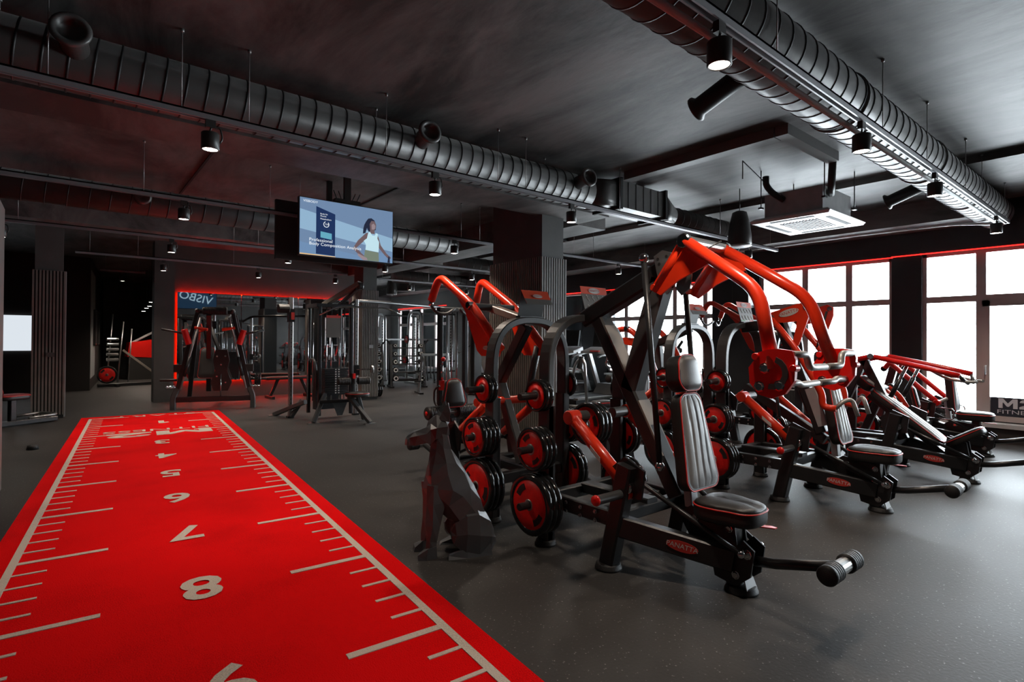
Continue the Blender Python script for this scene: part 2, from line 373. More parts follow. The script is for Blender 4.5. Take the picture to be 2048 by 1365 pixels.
# other walls
wbh = MB()
xs_b = [(-9, 10.1)]
for a, b_ in xs_b: wbh.box((a, -5.2, 0), (b_, -5, CEIL))
for a, b_ in ():
    wbh.box((a, -5.2, 0), (b_, -5, .5)); wbh.box((a, -5.2, 2.7), (b_, -5, CEIL))
    wr = MB().box((a, -5.12, .5), (a+.06, -5.05, 2.7)).box((b_-.06, -5.12, .5), (b_, -5.05, 2.7)).box((a, -5.12, .5), (b_, -5.05, .56)).box((a, -5.12, 2.64), (b_, -5.05, 2.7)).box(((a+b_)/2-.03, -5.12, .5), ((a+b_)/2+.03, -5.05, 2.7)).build('window_8', frame_m)
    struct(wr); MB().box((a+.06, -5.09, .56), (b_-.06, -5.08, 2.64)).build('pane', glass_m, wr)
    l = bpy.data.lights.new('window_portal', 'AREA'); l.shape = 'RECTANGLE'; l.size = b_-a; l.size_y = 2.2; l.cycles.is_portal = True
    lo = bpy.data.objects.new('window_portal', l); C.objects.link(lo); lo.location = ((a+b_)/2, -5.25, 1.6); lo.rotation_euler = (PI/2, 0, PI)
struct(wbh.build('wall_behind', plaster))
struct(MB().box((-9.2, -5, 0), (-9, 24.2, CEIL)).build('wall_left', plaster))
struct(MB().box((.6, 24.0, 0), (3.3, 24.2, CEIL)).build('wall_back', plaster))
struct(MB().platep([(-9, 17.45, CEIL/2), (.46, 17.45, CEIL/2), (1.0, 24.1, CEIL/2), (-9, 24.1, CEIL/2)], (0, 0, 1), CEIL).build('wall_left', mat('corner_wall_paint', (.022, .018, .016), .6, noise=.1, nscale=2)), 'dark inner block at the left')
struct(MB().platep([(.462, 17.5, CEIL/2), (.475, 17.5, CEIL/2), (.86, 22.6, CEIL/2), (.84, 22.6, CEIL/2)], (0, 0, 1), CEIL-.6).build('wall_left', greywall), 'grey rendered side of the inner block')
# mirror wall
MA, MBB = V(1.43, 13.78, 0), V(5.85, 13.58, 0)
struct(MB().platep([(1.43, 13.80, CEIL/2), (5.85, 13.60, CEIL/2), (5.85, 24.1, CEIL/2), (3.2, 24.1, CEIL/2)], (0, 0, 1), CEIL).build('wall_back', darkwall), 'mirror wall with red glow')
struct(MB().box((1.40, 13.45, 0), (1.76, 13.82, CEIL)).build('wall_back', darkwall), 'dark end pier of the mirror wall')
struct(MB().box((5.85, 19.5, 0), (9.8, 19.7, CEIL)).build('wall_back', greywall), 'pale grey far end wall')
wm = lambda x, z: V(x, 13.80-(x-1.43)*.0452, z)
z0m, z1m = .40, 2.34
xs_m = [1.84, 3.1, 4.36, 5.62]
for k in range(3):
    a, b_ = xs_m[k]+.004, xs_m[k+1]-.004
    o = MB().platep([wm(a, z0m)+V(0, -.085, 0), wm(b_, z0m)+V(0, -.085, 0), wm(b_, z1m)+V(0, -.085, 0), wm(a, z1m)+V(0, -.085, 0)], (.045, 1, 0), .012).build('mirror_panel', mirror_m)
    tag(o, ['wall mirror panel nearest the dark end pier', 'middle wall mirror panel behind the black leverage machine', 'wall mirror panel behind the cable station'][k], 'mirror', 'red-lit mirrors')
def led(a, b_):
    return MB().tube([a, b_], .006, 6).build('trim_3', led_mir)
for a, b_ in ((wm(1.87, z1m-.005), wm(5.60, z1m-.005)), (wm(1.87, z0m+.005), wm(5.60, z0m+.005)), (wm(1.855, z0m+.01), wm(1.855, z1m-.01))):
    struct(led(a+V(0, -.05, 0), b_+V(0, -.05, 0)), 'red light strip behind the mirror edge')

# slatted pillars
def pillar(name_label, x0, y0, x1, y1, faces, single, zt=2.43, zc=CEIL, inset=.03):
    r = struct(MB().box((x0+inset, y0+inset, 0), (x1-inset, y1-inset, zc)).build('pillar', plaster), name_label)
    MB().box((x0+.012, y0+.012, .0), (x1-.012, y1-.012, zt-.01)).build('backing_panel', slat_b, r)
    pitch = .042
    for fc in faces:
        L0, L1 = (x0, x1) if fc in ('-y',) else (y0, y1)
        n = int((L1-L0)/pitch); j = MB(); proto = None
        for k in range(n+1):
            c = L0+.013+k*(L1-L0-.026)/n; a, b_ = c-.0125, c+.0125
            bx = {'-y': ((a, y0-.006, .06), (b_, y0+.012, zt)), '-x': ((x0-.006, a, .06), (x0+.012, b_, zt)), '+x': ((x1-.012, a, .06), (x1+.006, b_, zt))}[fc]
            if single: MB().box(*bx).build('slat', slat_m, r)
            else: j.box(*bx)
        if not single: j.build('slat_panel', slat_m, r, None, 'stuff')
    return r
pc = pillar('broad slatted pillar in the middle of the gym', 4.80, 5.28, 5.25, 6.40, ('-x', '-y'), True)
pt = pillar('slatted pillar behind the cable station', 5.04, 11.40, 5.42, 11.95, ('-x', '-y'), False)
pl = pillar('dark slatted pillar at the left beside the red turf', -.44, 11.70, -.02, 12.2, ('-y',), False)
MB().box((-.028, 11.72, .02), (-.008, 12.15, 2.43)).build('edge_board', greywall, pl)
pn = pillar('pillar at the left edge of the view', -.95, 5.3, -.43, 6.42, ('-y',), False)
MB().box((-.44, 5.3, .02), (-.424, 6.42, 2.43)).build('side_board', mat('taupe_board', (.14, .12, .11), .5, noise=.12, nscale=5), pn)
for root, x, y, z in ((pt, 5.24, 11.386, 1.18), (pl, -.2, 11.685, 1.05)):
    MB().box((x-.05, y-.02, z-.035), (x+.05, y+.008, z+.035)).build('wall_switch', plaster if x < 0 else steel, root)

# ================================================================ turf lane
TD = V(-.078, -1, 0).normalized(); TR = V(-TD.y, TD.x, 0)*-1      # TD: from START towards the camera, TR: reader's right
TR = V(TD.y, -TD.x, 0)
TO = V(1.17, 11.02, 0)
def tp(a, s_, z=.018): return TO + TD*a + TR*s_ + V(0, 0, z)       # a metres from START, s_ metres to the reader's right
turf = tag(MB().loft([[tp(-.28, -1.0, 0), tp(-.28, 1.0, 0), tp(13.9, 1.0, 0), tp(13.9, -1.0, 0)], [tp(-.28, -.995, .017), tp(-.28, .995, .017), tp(13.9, .995, .017), tp(13.9, -.995, .017)]]).build('turf_lane', turf_red),
           'long red sprint turf lane with white metre marks and numbers', 'turf')
M1 = .983
def flat(a0, a1, s0, s1, nm):
    MB().loft([[tp(a0, s0, .0165), tp(a0, s1, .0165), tp(a1, s1, .0165), tp(a1, s0, .0165)], [tp(a0, s0, .0205), tp(a0, s1, .0205), tp(a1, s1, .0205), tp(a1, s0, .0205)]]).build(nm, turf_white, turf)
for sg in (-1, 1):
    flat(-.02, 14.2, sg*.845, sg*.885, 'edge_line')
    for k in range(15):
        flat(k*M1-.02, k*M1+.02, sg*.845, sg*.845-sg*.42, 'metre_mark')
        for q in range(1, 5):
            a = k*M1+q*M1/5
            if a < 14: flat(a-.011, a+.011, sg*.845, sg*.845-sg*.15, 'short_mark')
MB().plate([(x*.29-.10, (y-.5)*.29) for x, y in ((0, 0), (.26, 0), (.26, 1), (.04, 1), (-.22, .80), (-.14, .64), (0, .72))], tp(M1-.08, .0, .0190), TR, TD, .004).build('numeral', turf_white, turf)
for n in (3, 4, 5, 6, 7, 8, 9, 10, 11):
    text('numeral', str(n), turf_white, tp(n*M1-.08, .0 if n != 1 else -.10, .0205), TR, TD, .40, turf, .022)
text('start_lettering', 'START', turf_white, tp(-.04, -.02, .0205), TR, TD, .27, turf, .0, squash=1.35, spacing=1.15)
club_mark(tp(2.10, -.02, .0190), TR, TD, .36, turf_white, turf, 1.55, .004)
text('club_lettering', 'FITNESS', turf_white, tp(1.74, .0, .0205), TR, TD, .27, turf, .0, squash=1.38)

# ================================================================ ceiling services
def wire(x, y, z0, parent, z1=CEIL):
    m = MB().tube([(x, y, z0), (x, y, z1)], .0035, 6); m.lathe([(0, 0), (.012, 0), (.012, .02), (0, .02)], (x, y, z1-.02), (0, 0, 1), 8)
    return m.build('suspension_wire', wire_m, parent)
RZ = 2.80
def rail(y, x0, x1, label, wires, grp='lighting tracks'):
    r = thing('lighting_track', label, 'track', (0, 0, 0), 0, grp)
    MB().box((x0, y-.022, RZ), (x1, y-.012, RZ+.045)).box((x0, y+.012, RZ), (x1, y+.022, RZ+.045)).box((x0, y-.022, RZ+.033), (x1, y+.022, RZ+.045)).build('track_channel', rail_m, r)
    MB().box((x1, y-.026, RZ-.003), (x1+.02, y+.026, RZ+.048)).build('end_cap', rail_m, r)
    for x in wires: wire(x, y, RZ+.045, r, CEIL-.08 if x > 7.6 else (3.0 if 4.84 < y < 5.4 else CEIL))
    return r
rail(1.35, -1.5, 8.9, 'nearest lighting track, running under the pale duct at the upper right', (2.9, 4.52, 5.6, 6.9, 7.6, 8.8))
rail(4.15, -3.0, 8.9, 'long lighting track running along under the dark duct', (-.1, .57, .98, 2.03, 3.2, 3.55, 5.0, 7.2, 8.7))
rail(6.75, -2.5, 9.1, 'third lighting track from the camera, passing behind the television', (-.7, .6, 1.83, 4.52, 4.86, 6.9, 7.4, 8.9))
rail(9.45, -2.5, 9.3, 'fourth lighting track, over the cable station', (-.5, 2.03, 2.39, 5.0, 7.2, 9.2))
rail(12.1, .10, 4.95, 'lighting track nearest the mirror wall', (.3, 1.0, 2.6, 4.6))
rail(14.9, .55, 1.35, 'short lighting track over the corridor mouth', (.65, 1.25))
rail(12.4, 5.9, 9.0, 'lighting track beyond the slatted pillar of the cable station', (6.0, 7.3, 8.8))

def spot_fix(n, x, y, z, label, on=True, tilt=(0, 0)):
    r = thing('track_spotlight', label, 'spotlight', (x, y, z), 0, 'track spotlights')
    MB().lathe([(0, .115), (.052, .115), (.056, .11), (.056, .004), (.05, 0), (.046, .004), (.046, .012)], (0, 0, 0), (0, 0, 1), 20).build('lamp_can', bronze, r)
    MB().lathe([(0, .012), (.046, .012), (.046, .006), (0, .006)], (0, 0, 0), (0, 0, 1), 20, False).build('lens', lens_m, r)
    MB().tube([(.0, .0, .115), (0, 0, .15), (.06, 0, .17), (.075, 0, .09), (.056, 0, .055)], .006, 8, .03).build('bracket', bronze, r)
    MB().box((-.03, -.016, .15), (.03, .016, RZ-z+.002)).build('track_adapter', bronze, r)
    l = bpy.data.lights.new('spot_lamp', 'SPOT'); l.energy = SPOT_POWER*on; l.color = (1, .85, .71); l.spot_size = math.radians(125); l.spot_blend = .8; l.shadow_soft_size = .05
    lo = bpy.data.objects.new('spot_lamp', l); C.objects.link(lo); lo.parent = r; lo.location = (0, 0, -.002)
    return r
SP = [(.95, 14.9, 'added spotlight brightening the mouth of the dim corridor'), (2.33, 1.35, 'brightest spotlight, at the top of the nearest track'), (4.11, 1.35, 'second spotlight down the nearest track'), (5.83, 1.35, 'third spotlight down the nearest track'), (8.32, 1.35, 'spotlight at the window end of the nearest track'),  # first entry is an extra lamp added to brighten the corridor
      (.74, 4.15, 'spotlight left of the round duct outlets on the long track'), (2.50, 4.15, 'spotlight under the long duct right of the television'), (4.20, 4.15, 'spotlight in front of the broad slatted pillar'), (8.0, 4.15, 'spotlight behind the red arms of the front press'),
      (.96, 6.75, 'spotlight left of the television on the third track'), (4.40, 6.75, 'spotlight between television and broad pillar'), (8.1, 6.75, 'spotlight before the black upper wall over the far windows'),
      (1.19, 9.45, 'spotlight on the fourth track over the turf start'), (2.86, 9.45, 'spotlight just below the left corner of the television'), (4.62, 9.45, 'spotlight just below the right corner of the television'), (6.6, 9.45, 'spotlight behind the red lever tops on the fourth track'),
      (-.66, 9.45, 'spotlight at the left edge of the view on the fourth track'), (1.40, 12.1, 'spotlight in front of the mirror end pier'), (3.07, 12.1, 'spotlight above the middle of the mirror'), (4.7, 12.1, 'spotlight above the right of the mirror'),
      (6.75, 12.4, 'spotlight beyond the pillar of the cable station'), (8.5, 12.4, 'spotlight over the dumbbell racks by the grey wall')]
for i, (x, y, lb) in enumerate(SP): spot_fix(i, x, y, 2.6, lb)
for i, (u, v, d) in enumerate(((303, 605, 17.0), (299, 613, 18.2), (293, 617, 19.4), (287, 623, 20.6))):
    p = PY(u, v, d)
    r = thing('corridor_downlight', 'small ceiling spotlight in the dim corridor, %s from the pier' % ['nearest', 'second', 'third', 'fourth'][i], 'spotlight', p, 0, 'corridor lights')
    MB().lathe([(0, .12), (.06, .12), (.06, 0), (.05, 0)], (0, 0, 0), (0, 0, 1), 14).build('lamp_can', bronze, r)
    MB().lathe([(0, .006), (.05, .006), (.05, 0), (0, 0)], (0, 0, 0), (0, 0, 1), 14, False).build('lens', lens_m, r)
    MB().tube([(0, 0, .12), (0, 0, CEIL-p.z)], .006, 6).build('stem', bronze, r)
    l = bpy.data.lights.new('spot_lamp', 'SPOT'); l.energy = SPOT_POWER; l.color = (1, .85, .71); l.spot_size = math.radians(140); l.spot_blend = .8; l.shadow_soft_size = .05
    lo = bpy.data.objects.new('spot_lamp', l); C.objects.link(lo); lo.parent = r; lo.location = (0, 0, -.002)

def spiral_duct(name, label, y, z, r, x0, x1, pitch, m=duct_m, cat='duct', seams=True):
    t_ = thing(name, label, cat, (0, 0, 0))
    n = 32
    MB().lathe([(0, 0), (r, 0), (r, x1-x0), (0, x1-x0)], (x0, y, z), (1, 0, 0), n).build('duct_tube', m, t_)
    sm_ = None
    k = 0; x = x0+pitch
    while x < x1-.02:
        if sm_ is None:
            s_ = MB().lathe([(r, -.007), (r+.006, -.004), (r+.006, .004), (r, .007)], (0, 0, 0), (1, 0, .0), n); sm_ = s_.build('seam_ring', ductseam, t_)
            sm_.location = (x, y, z); sm_.rotation_euler = (0, .12, 0)
        else:
            c = sm_.copy(); C.objects.link(c); c.location = (x, y, z); c.parent = t_
        x += pitch
    return t_
da = spiral_duct('spiral_duct', 'pale lit spiral duct crossing the upper right above the nearest track', 1.57, 3.06, .20, -1.5, 9.55, .16)
for x, zz in ((3.25, 1), (7.0, 1)):
    MB().lathe([(0, .02), (.062, .02), (.062, .34), (.085, .36), (.085, .375), (.05, .375), (.05, .30), (0, .30)], (x, 1.70, 3.0), (0, 1, -.35), 20).build('outlet_nozzle', bronze, da)
for x in (4.3, 6.3, 7.9):
    MB().lathe([(.203, -.015), (.214, -.012), (.214, .012), (.203, .015)], (x, 1.57, 3.06), (1, 0, 0), 32).build('clamp_band', duct_m, da); wire(x, 1.57, 3.26, da, CEIL-.08 if x > 7.6 else CEIL)
db = spiral_duct('spiral_duct', 'long dark spiral duct hanging across the middle of the gym', 4.47, 3.08, .185, -4.0, 4.75, .125)
for x in (-2.3, .02, 2.44, 4.45):
    MB().lathe([(0, .0), (.075, 0), (.075, .30), (.10, .32), (.105, .335), (.10, .35), (.07, .35), (.068, .30), (0, .30)], (x+.02, 4.44, 3.09), (-.12, -1, .12), 24).build('outlet_nozzle', duct_m, db)
    wire(x-.35, 4.47, 3.26, db)
MB().loft([[V(4.75, 4.47+.185*math.cos(2*PI*k/16), 3.08+.185*math.sin(2*PI*k/16)) for k in range(16)],
           [V(5.15, 4.47+max(-.20, min(.20, .29*math.cos(2*PI*k/16))), 3.11+max(-.16, min(.16, .24*math.sin(2*PI*k/16)))) for k in range(16)]], True).build('transition', duct_m, db)
MB().box((5.15, 4.27, 2.95), (6.05, 4.67, 3.27)).build('rectangular_section', duct_m, db)
for x in (5.15, 6.05): MB().box((x-.02, 4.24, 2.92), (x+.02, 4.70, 3.30)).build('flange', slat_b, db)
for k in range(5): MB().box((5.3+k*.15, 4.264, 2.95), (5.306+k*.15, 4.27, 3.27)).build('crease', ductseam, db)
MB().loft([[V(6.05, 4.47+max(-.20, min(.20, .29*math.cos(2*PI*k/16))), 3.11+max(-.16, min(.16, .24*math.sin(2*PI*k/16)))) for k in range(16)],
           [V(6.45, 4.47+.13*math.cos(2*PI*k/16), 3.06+.13*math.sin(2*PI*k/16)) for k in range(16)]], True).build('transition', duct_m, db)
MB().lathe([(0, 0), (.13, 0), (.13, 1.35), (.14, 1.36), (.14, 1.42), (0, 1.42)], (6.45, 4.47, 3.06), (1, 0, 0), 24).build('slim_duct_tube', duct_m, db)
for k in range(8): MB().lathe([(.13, -.006), (.136, 0), (.13, .006)], (6.6+k*.16, 4.47, 3.06), (1, 0, .1), 24).build('seam_ring', ductseam, db)
for y, z, x0, x1, lb, nz in ((10.1, 3.02, 6.4, 9.0, 'short dark duct beyond the television, nearer one', 7.6), (13.0, 3.0, 6.6, 9.4, 'short dark duct over the dumbbell racks', 7.9), (8.3, 3.05, -3, 5.4, 'faint duct above the turf start', .7)):
    d = spiral_duct('spiral_duct', lb, y, z, .17, x0, x1, .2)
    MB().lathe([(0, 0), (.07, 0), (.07, .26), (.095, .28), (.07, .3), (0, .26)], (nz, y-.05, z), (0, -1, 0), 20).build('outlet_nozzle', duct_m, d)
    wire(x0+.3, y, z+.15, d); wire(x1-.3, y, z+.15, d, CEIL-.08 if x1 > 7.9 else CEIL)
# vertical round duct stub seen beyond the pillar
o = tag(MB().lathe([(0, 0), (.30, 0), (.26, .50), (0, .50)], (7.6, 14.3, 2.76), (0, 0, 1), 24).build('round_stub_duct', bronze), 'dark upright round duct stub beyond the cable station pillar', 'duct')

# refrigerant trunking and the ceiling cassette unit
tk = thing('pipe_trunking', 'boxed pipe trunking on the ceiling leading to the cassette unit', 'trunking', (0, 0, 0))
MB().box((5.16, 2.43, CEIL-.10), (5.30, 4.22, CEIL)).build('long_run', mat('trunking_paint', (.12, .118, .115), .5), tk)
tk2 = tag(MB().box((5.16, 2.30, CEIL-.10), (6.35, 2.42, CEIL)).build('pipe_trunking', MATS['trunking_paint']), 'short cross run of boxed trunking turning towards the cassette unit', 'trunking')
MB().tube([(6.33, 2.37, CEIL-.05), (6.38, 2.37, CEIL-.05), (6.42, 2.40, 3.02), (6.58, 2.46, 2.98)], .038, 10, .08).build('insulated_pipe', bronze, tk2)
ac = thing('ceiling_cassette', 'white-panelled air conditioning cassette hanging near the windows', 'air conditioner', (6.80, 2.80, 2.72), 0)
MB().box((-.40, -.32, .06), (.40, .32, .34)).build('casing', galv, ac)
MB().loft([[V(-.50, -.42, .0), V(.50, -.42, 0), V(.50, .42, 0), V(-.50, .42, 0)], [V(-.52, -.44, .03), V(.52, -.44, .03), V(.52, .44, .03), V(-.52, .44, .03)], [V(-.48, -.40, .06), V(.48, -.40, .06), V(.48, .40, .06), V(-.48, .40, .06)]]).build('front_panel', white, ac)
g = MB()
for k in range(12): g.box((-.27, -.21+k*.036, -.008), (.27, -.195+k*.036, .001))
g.build('intake_grille', mat('grille_grey', (.3, .3, .3), .5), ac)
for a, b_ in (((-.30, -.36), (.30, -.31)), ((-.30, .31), (.30, .36)), ((-.45, -.24), (-.40, .24)), ((.40, -.24), (.45, .24))):
    MB().box((*a, -.004), (*b_, .002)).build('air_slot', slat_b, ac)
for a in (-.43, .43):
    for b_ in (-.35, .35): MB().tube([(a, b_, .2), (a, b_, CEIL-2.72)], .006, 6).build('hanger_rod', black, ac); MB().box((a-.03, b_-.02, .18), (a+.03, b_+.02, .20)).build('hanger_bracket', black, ac)
MB().tube([(-.40, .1, .25), (-.52, .18, .33), (-.62, .20, .40), (-.62, .20, .5)], .035, 10, .05).build('hose_stub', bronze, ac)
MB().tube([(-.62, .2, .42), (-1.05, .25, .60), (-1.05, .25, .40)], .006, 6).build('cable', black, ac)
# drain pipe
tag(MB().tube([(9.05, 5.2, 2.90), (9.05, 3.0, 2.92), (9.05, 1.9, 2.90), (8.85, 1.425, 2.80), (1.2, 1.425, 2.79)], .019, 10, .12).build('drain_pipe', white), 'thin white pipe along the nearest track turning at the window wall', 'pipe')
# pendant and wall speakers
ps = thing('pendant_speaker', 'black bucket-shaped speaker hanging left of the cassette unit', 'speaker', (6.9, 3.70, 2.60), 0)
MB().lathe([(0, 0), (.135, 0), (.15, .03), (.145, .15), (.12, .32), (.09, .44), (.05, .46), (0, .46)], (0, 0, 0), (0, 0, 1), 28).build('housing', bronze, ps)
MB().lathe([(0, .0), (.135, 0), (.15, .012), (.14, .02), (0, .02)], (0, 0, -.012), (0, 0, 1), 28).build('grille', galv, ps)
MB().tube([(0, 0, .46), (0, 0, CEIL-2.60)], .006, 6).build('suspension_wire', black, ps)
ps2 = dup(ps, (7.0, 13.9, 2.60), 0, 'dark pendant speaker far off above the dumbbell racks')
ws = thing('wall_speaker', 'black loudspeaker on the dark wall left of the wide window', 'speaker', (9.62, 5.06, 1.93), 0)
MB().loft([[V(-.10, -.13, 0), V(-.10, .13, 0), V(.10, .13, .03), V(.10, -.13, .03)], [V(-.16, -.16, .06), V(-.16, .16, .06), V(.12, .16, .06), V(.12, -.16, .06)], [V(-.16, -.15, .52), V(-.16, .15, .52), V(.12, .15, .52), V(.12, -.15, .52)], [V(-.12, -.12, .57), V(-.12, .12, .57), V(.1, .12, .57), V(.1, -.12, .57)]]).build('housing', bronze, ws)
MB().platep([(-.166, -.13, .08), (-.166, .13, .08), (-.166, .13, .50), (-.166, -.13, .50)], (1, 0, 0), .01).build('grille', rubberm, ws)
MB().box((.10, -.03, .2), (.185, .03, .3)).build('bracket', black, ws)
tag(MB().tube([(9.76, 5.0, 2.45), (9.30, 5.05, 2.90), (8.6, 4.6, 2.90), (8.2, 4.2, 2.86)], .008, 6, .3).build('speaker_cable', alu), 'loose cable looping from the ceiling track to the wall speaker', 'cable')
# television
tv = thing('television', 'large wall-size screen hanging from the ceiling showing a woman in a white top', 'television', (2.686, 6.5, 2.657), 0)
TVM = {}
def em(name, c, s_=1.0):
    m = mat(name, tuple(x*.2 for x in c), .4, emit=c, es=s_); TVM[name] = m; return m
MB().box((-.603, .0, -.344), (.603, .05, .344)).build('casing', bronze, tv)
scr = MB().box((-.592, -.004, -.333), (.592, .0, .336)).build('screen', em('screen_blue', (.16, .25, .40), .95), tv)
def sc2(pts, nm, m, d=.006): # flat artwork on the lit screen; coordinates 0..1
    return MB().platep([V(-.592+1.184*x, -d, -.332+.666*y) for x, y in pts], (0, 1, 0), .0008).build(nm, m, scr)
sc2([(0, .45), (1, .22), (1, .48), (0, .80)], 'light_band', em('screen_light', (.30, .48, .66), .9), .0055)
sc2([(0, .0), (1, .0), (1, .22), (.6, .08), (0, .22)], 'low_band', em('screen_low', (.17, .29, .48), .9), .0056)
sc2([(.16, .03), (.355, .02), (.355, .78), (.16, .88)], 'device', em('screen_navy', (.012, .03, .10), 1.), .0064)
sc2([(.205, .33), (.32, .31), (.32, .42), (.205, .44)], 'device_label', em('screen_teal', (.12, .38, .5), 1.), .0072)
sc2([(0, 0), (.36, 0), (.36, .012), (0, .02)], 'progress_bar', em('screen_amber', (.8, .5, .2), 1.), .0072)
ring = MB(); rp = [(.263+.030*math.cos(a), .575+.055*math.sin(a)) for a in [PI*.6+k*PI/9 for k in range(16)]]
rq = [(.263+.024*math.cos(a), .575+.044*math.sin(a)) for a in [PI*.6+k*PI/9 for k in range(16)]]
sc2(rp+rq[::-1], 'dial', em('screen_white', (.85, .9, .95), 1.), .0072)
# woman on the screen: hair, skin, top, trousers as flat artwork
skin = em('screen_skin', (.15, .10, .11), 1.); skin2 = em('screen_skin_light', (.30, .23, .25), 1.); hair = em('screen_hair', (.015, .02, .045), 1.); top = em('screen_top', (.52, .74, .82), 1.); trs = em('screen_trousers', (.17, .21, .16), 1.)
sc2([(.66, .60), (.655, .50), (.685, .52), (.70, .62), (.72, .55), (.80, .60), (.805, .70), (.785, .78), (.75, .815), (.715, .80), (.69, .74), (.67, .67)], 'hair', hair, .0066)
sc2([(.735, .52), (.79, .52), (.785, .60), (.80, .63), (.805, .70), (.785, .765), (.75, .765), (.73, .70), (.735, .62)], 'face_and_neck', skin, .0074)
sc2([(.755, .60), (.79, .61), (.796, .68), (.775, .72), (.752, .69)], 'face_light', skin2, .0080)
sc2([(.69, .52), (.735, .54), (.73, .40), (.665, .36), (.585, .22), (.645, .12), (.70, .05), (.69, .01), (.62, .08), (.545, .20), (.60, .36)], 'left_arm', skin, .0070)
sc2([(.80, .52), (.83, .48), (.86, .32), (.93, .17), (.985, .10), (.96, .06), (.90, .15), (.83, .28), (.80, .40)], 'right_arm', skin, .0070)
sc2([(.60, .12), (.70, .05), (.71, .01), (.66, .0), (.60, .08)], 'hand', skin2, .0084)
sc2([(.685, .20), (.69, .30), (.665, .37), (.70, .42), (.715, .53), (.735, .55), (.76, .49), (.79, .49), (.805, .545), (.825, .53), (.82, .44), (.84, .38), (.835, .18), (.76, .19)], 'white_top', top, .0078)
sc2([(.665, .0), (.68, .2), (.76, .185), (.835, .175), (.84, .0)], 'trousers', trs, .0074)
sc2([(.94, .0), (.95, .12), (.965, .12), (.97, .0)], 'dark_object', hair, .0076)
scw = TVM['screen_white']
TY = -.0076
def tvt(s_, x, y, size, al='LEFT', sp=1.0): text('screen_lettering', s_, scw, (-.592+1.184*x, TY, -.332+.666*y), (1, 0, 0), (0, 0, 1), size, scr, .0, .001, al, 1.12, sp)
tvt('VISBODY', .03, .945, .038); tvt('Professional', .09, .275, .052); tvt('Body Composition Analysis', .09, .205, .052)
tvt('Body fat', .20, .755, .024); tvt('Muscle', .20, .715, .024); tvt('Metabolism', .20, .665, .026); tvt('72%', .248, .575, .026)
MB().box((-.04, .03, .3), (.04, .08, CEIL-2.657)).build('ceiling_pole', bronze, tv)
MB().box((-.16, .02, .36), (.16, .12, .40)).build('mount_plate', bronze, tv)
for s_ in (-1, 1):
    for k in (1, 2): MB().tube([(s_*.06*k, .06, .38), (s_*(.06*k+.05), .06, .50)], .006, 6).build('cable_tail', black, tv)
MB().tube([(-.58, .03, .37), (-.58, .03, .60)], .003, 6).build('side_wire', wire_m, tv)
tv2 = thing('television', 'second screen back to back with the first, its picture seen in the mirror', 'television', (2.60, 6.95, 2.66), 0)
MB().box((-.66, -.05, -.36), (.66, .0, .36)).build('casing', bronze, tv2)
s2 = MB().box((-.645, .0, -.345), (.645, .004, .345)).build('screen', em('screen_dark_blue', (.010, .03, .06), 1.), tv2)
text('screen_lettering', 'VISBO', em('screen_letters', (.35, .5, .6), 1.), (0.05, .0045, .0), (-1, 0, .22), (.22, 0, 1), .36, s2, .0)
MB().box((-.03, -.05, .3), (.03, .0, CEIL-2.66)).build('ceiling_pole', bronze, tv2)

# ================================================================ weight plates
def make_plate(name, R, th):
    p = thing(name, 'x', 'weight plate')
    MB().lathe([(R*.80, -th*.36), (R*.83, -th*.5), (R*.95, -th*.5), (R, -th*.32), (R, th*.32), (R*.95, th*.5), (R*.83, th*.5), (R*.80, th*.36)], (0, 0, 0), (1, 0, 0), 32).build('rubber_rim', rubber, p)
    MB().lathe([(.03, -th*.42), (.05, -th*.42), (R*.45, -th*.28), (R*.81, -th*.36), (R*.81, th*.36), (R*.45, th*.28), (.05, th*.42), (.03, th*.42)], (0, 0, 0), (1, 0, 0), 32).build('red_face', plate_red, p)
    MB().lathe([(.025, -th*.5), (.036, -th*.52), (.036, th*.52), (.025, th*.5)], (0, 0, 0), (1, 0, 0), 20).build('hub_ring', steel, p)
    if R > .12:
        for a0 in (0.35, 0.35+PI):
            pts = [(R*.70*math.cos(a0+k*.16), R*.70*math.sin(a0+k*.16)) for k in range(6)]+[(R*.50*math.cos(a0+k*.16), R*.50*math.sin(a0+k*.16)) for k in range(5, -1, -1)]
            MB().plate(pts, (0, 0, 0), (0, 1, 0), (0, 0, 1), th*.74).build('grip_slot', rubberm, p)
    return p
PLT = {}
def plates(R, th, x_in, sgn, y, z, n, where, group):
    """n plates side by side on a horn; x_in is where the stack starts, sgn the way it grows"""
    key = (R, th)
    for k in range(n):
        loc = (x_in+sgn*(th*.53+k*th*1.06), y, z)
        pos = 'only' if n == 1 else ('outermost' if k == n-1 else ('innermost' if k == 0 else ('second from outside' if k == n-2 else 'third from outside')))
        lab = '%s %s red plate, %s' % (pos, {True: 'large', False: 'small'}[R > .17] if R > .17 or R < .12 else 'medium', where)
        if key not in PLT:
            PLT[key] = make_plate('weight_plate', R, th); o = PLT[key]; KIDS.pop(o, None); o.location = loc; o['label'] = lab
        else: o = dup(PLT[key], loc, 0, lab)
        o['group'] = group
        o.rotation_euler = (random.uniform(0, 6.28), 0, 0)

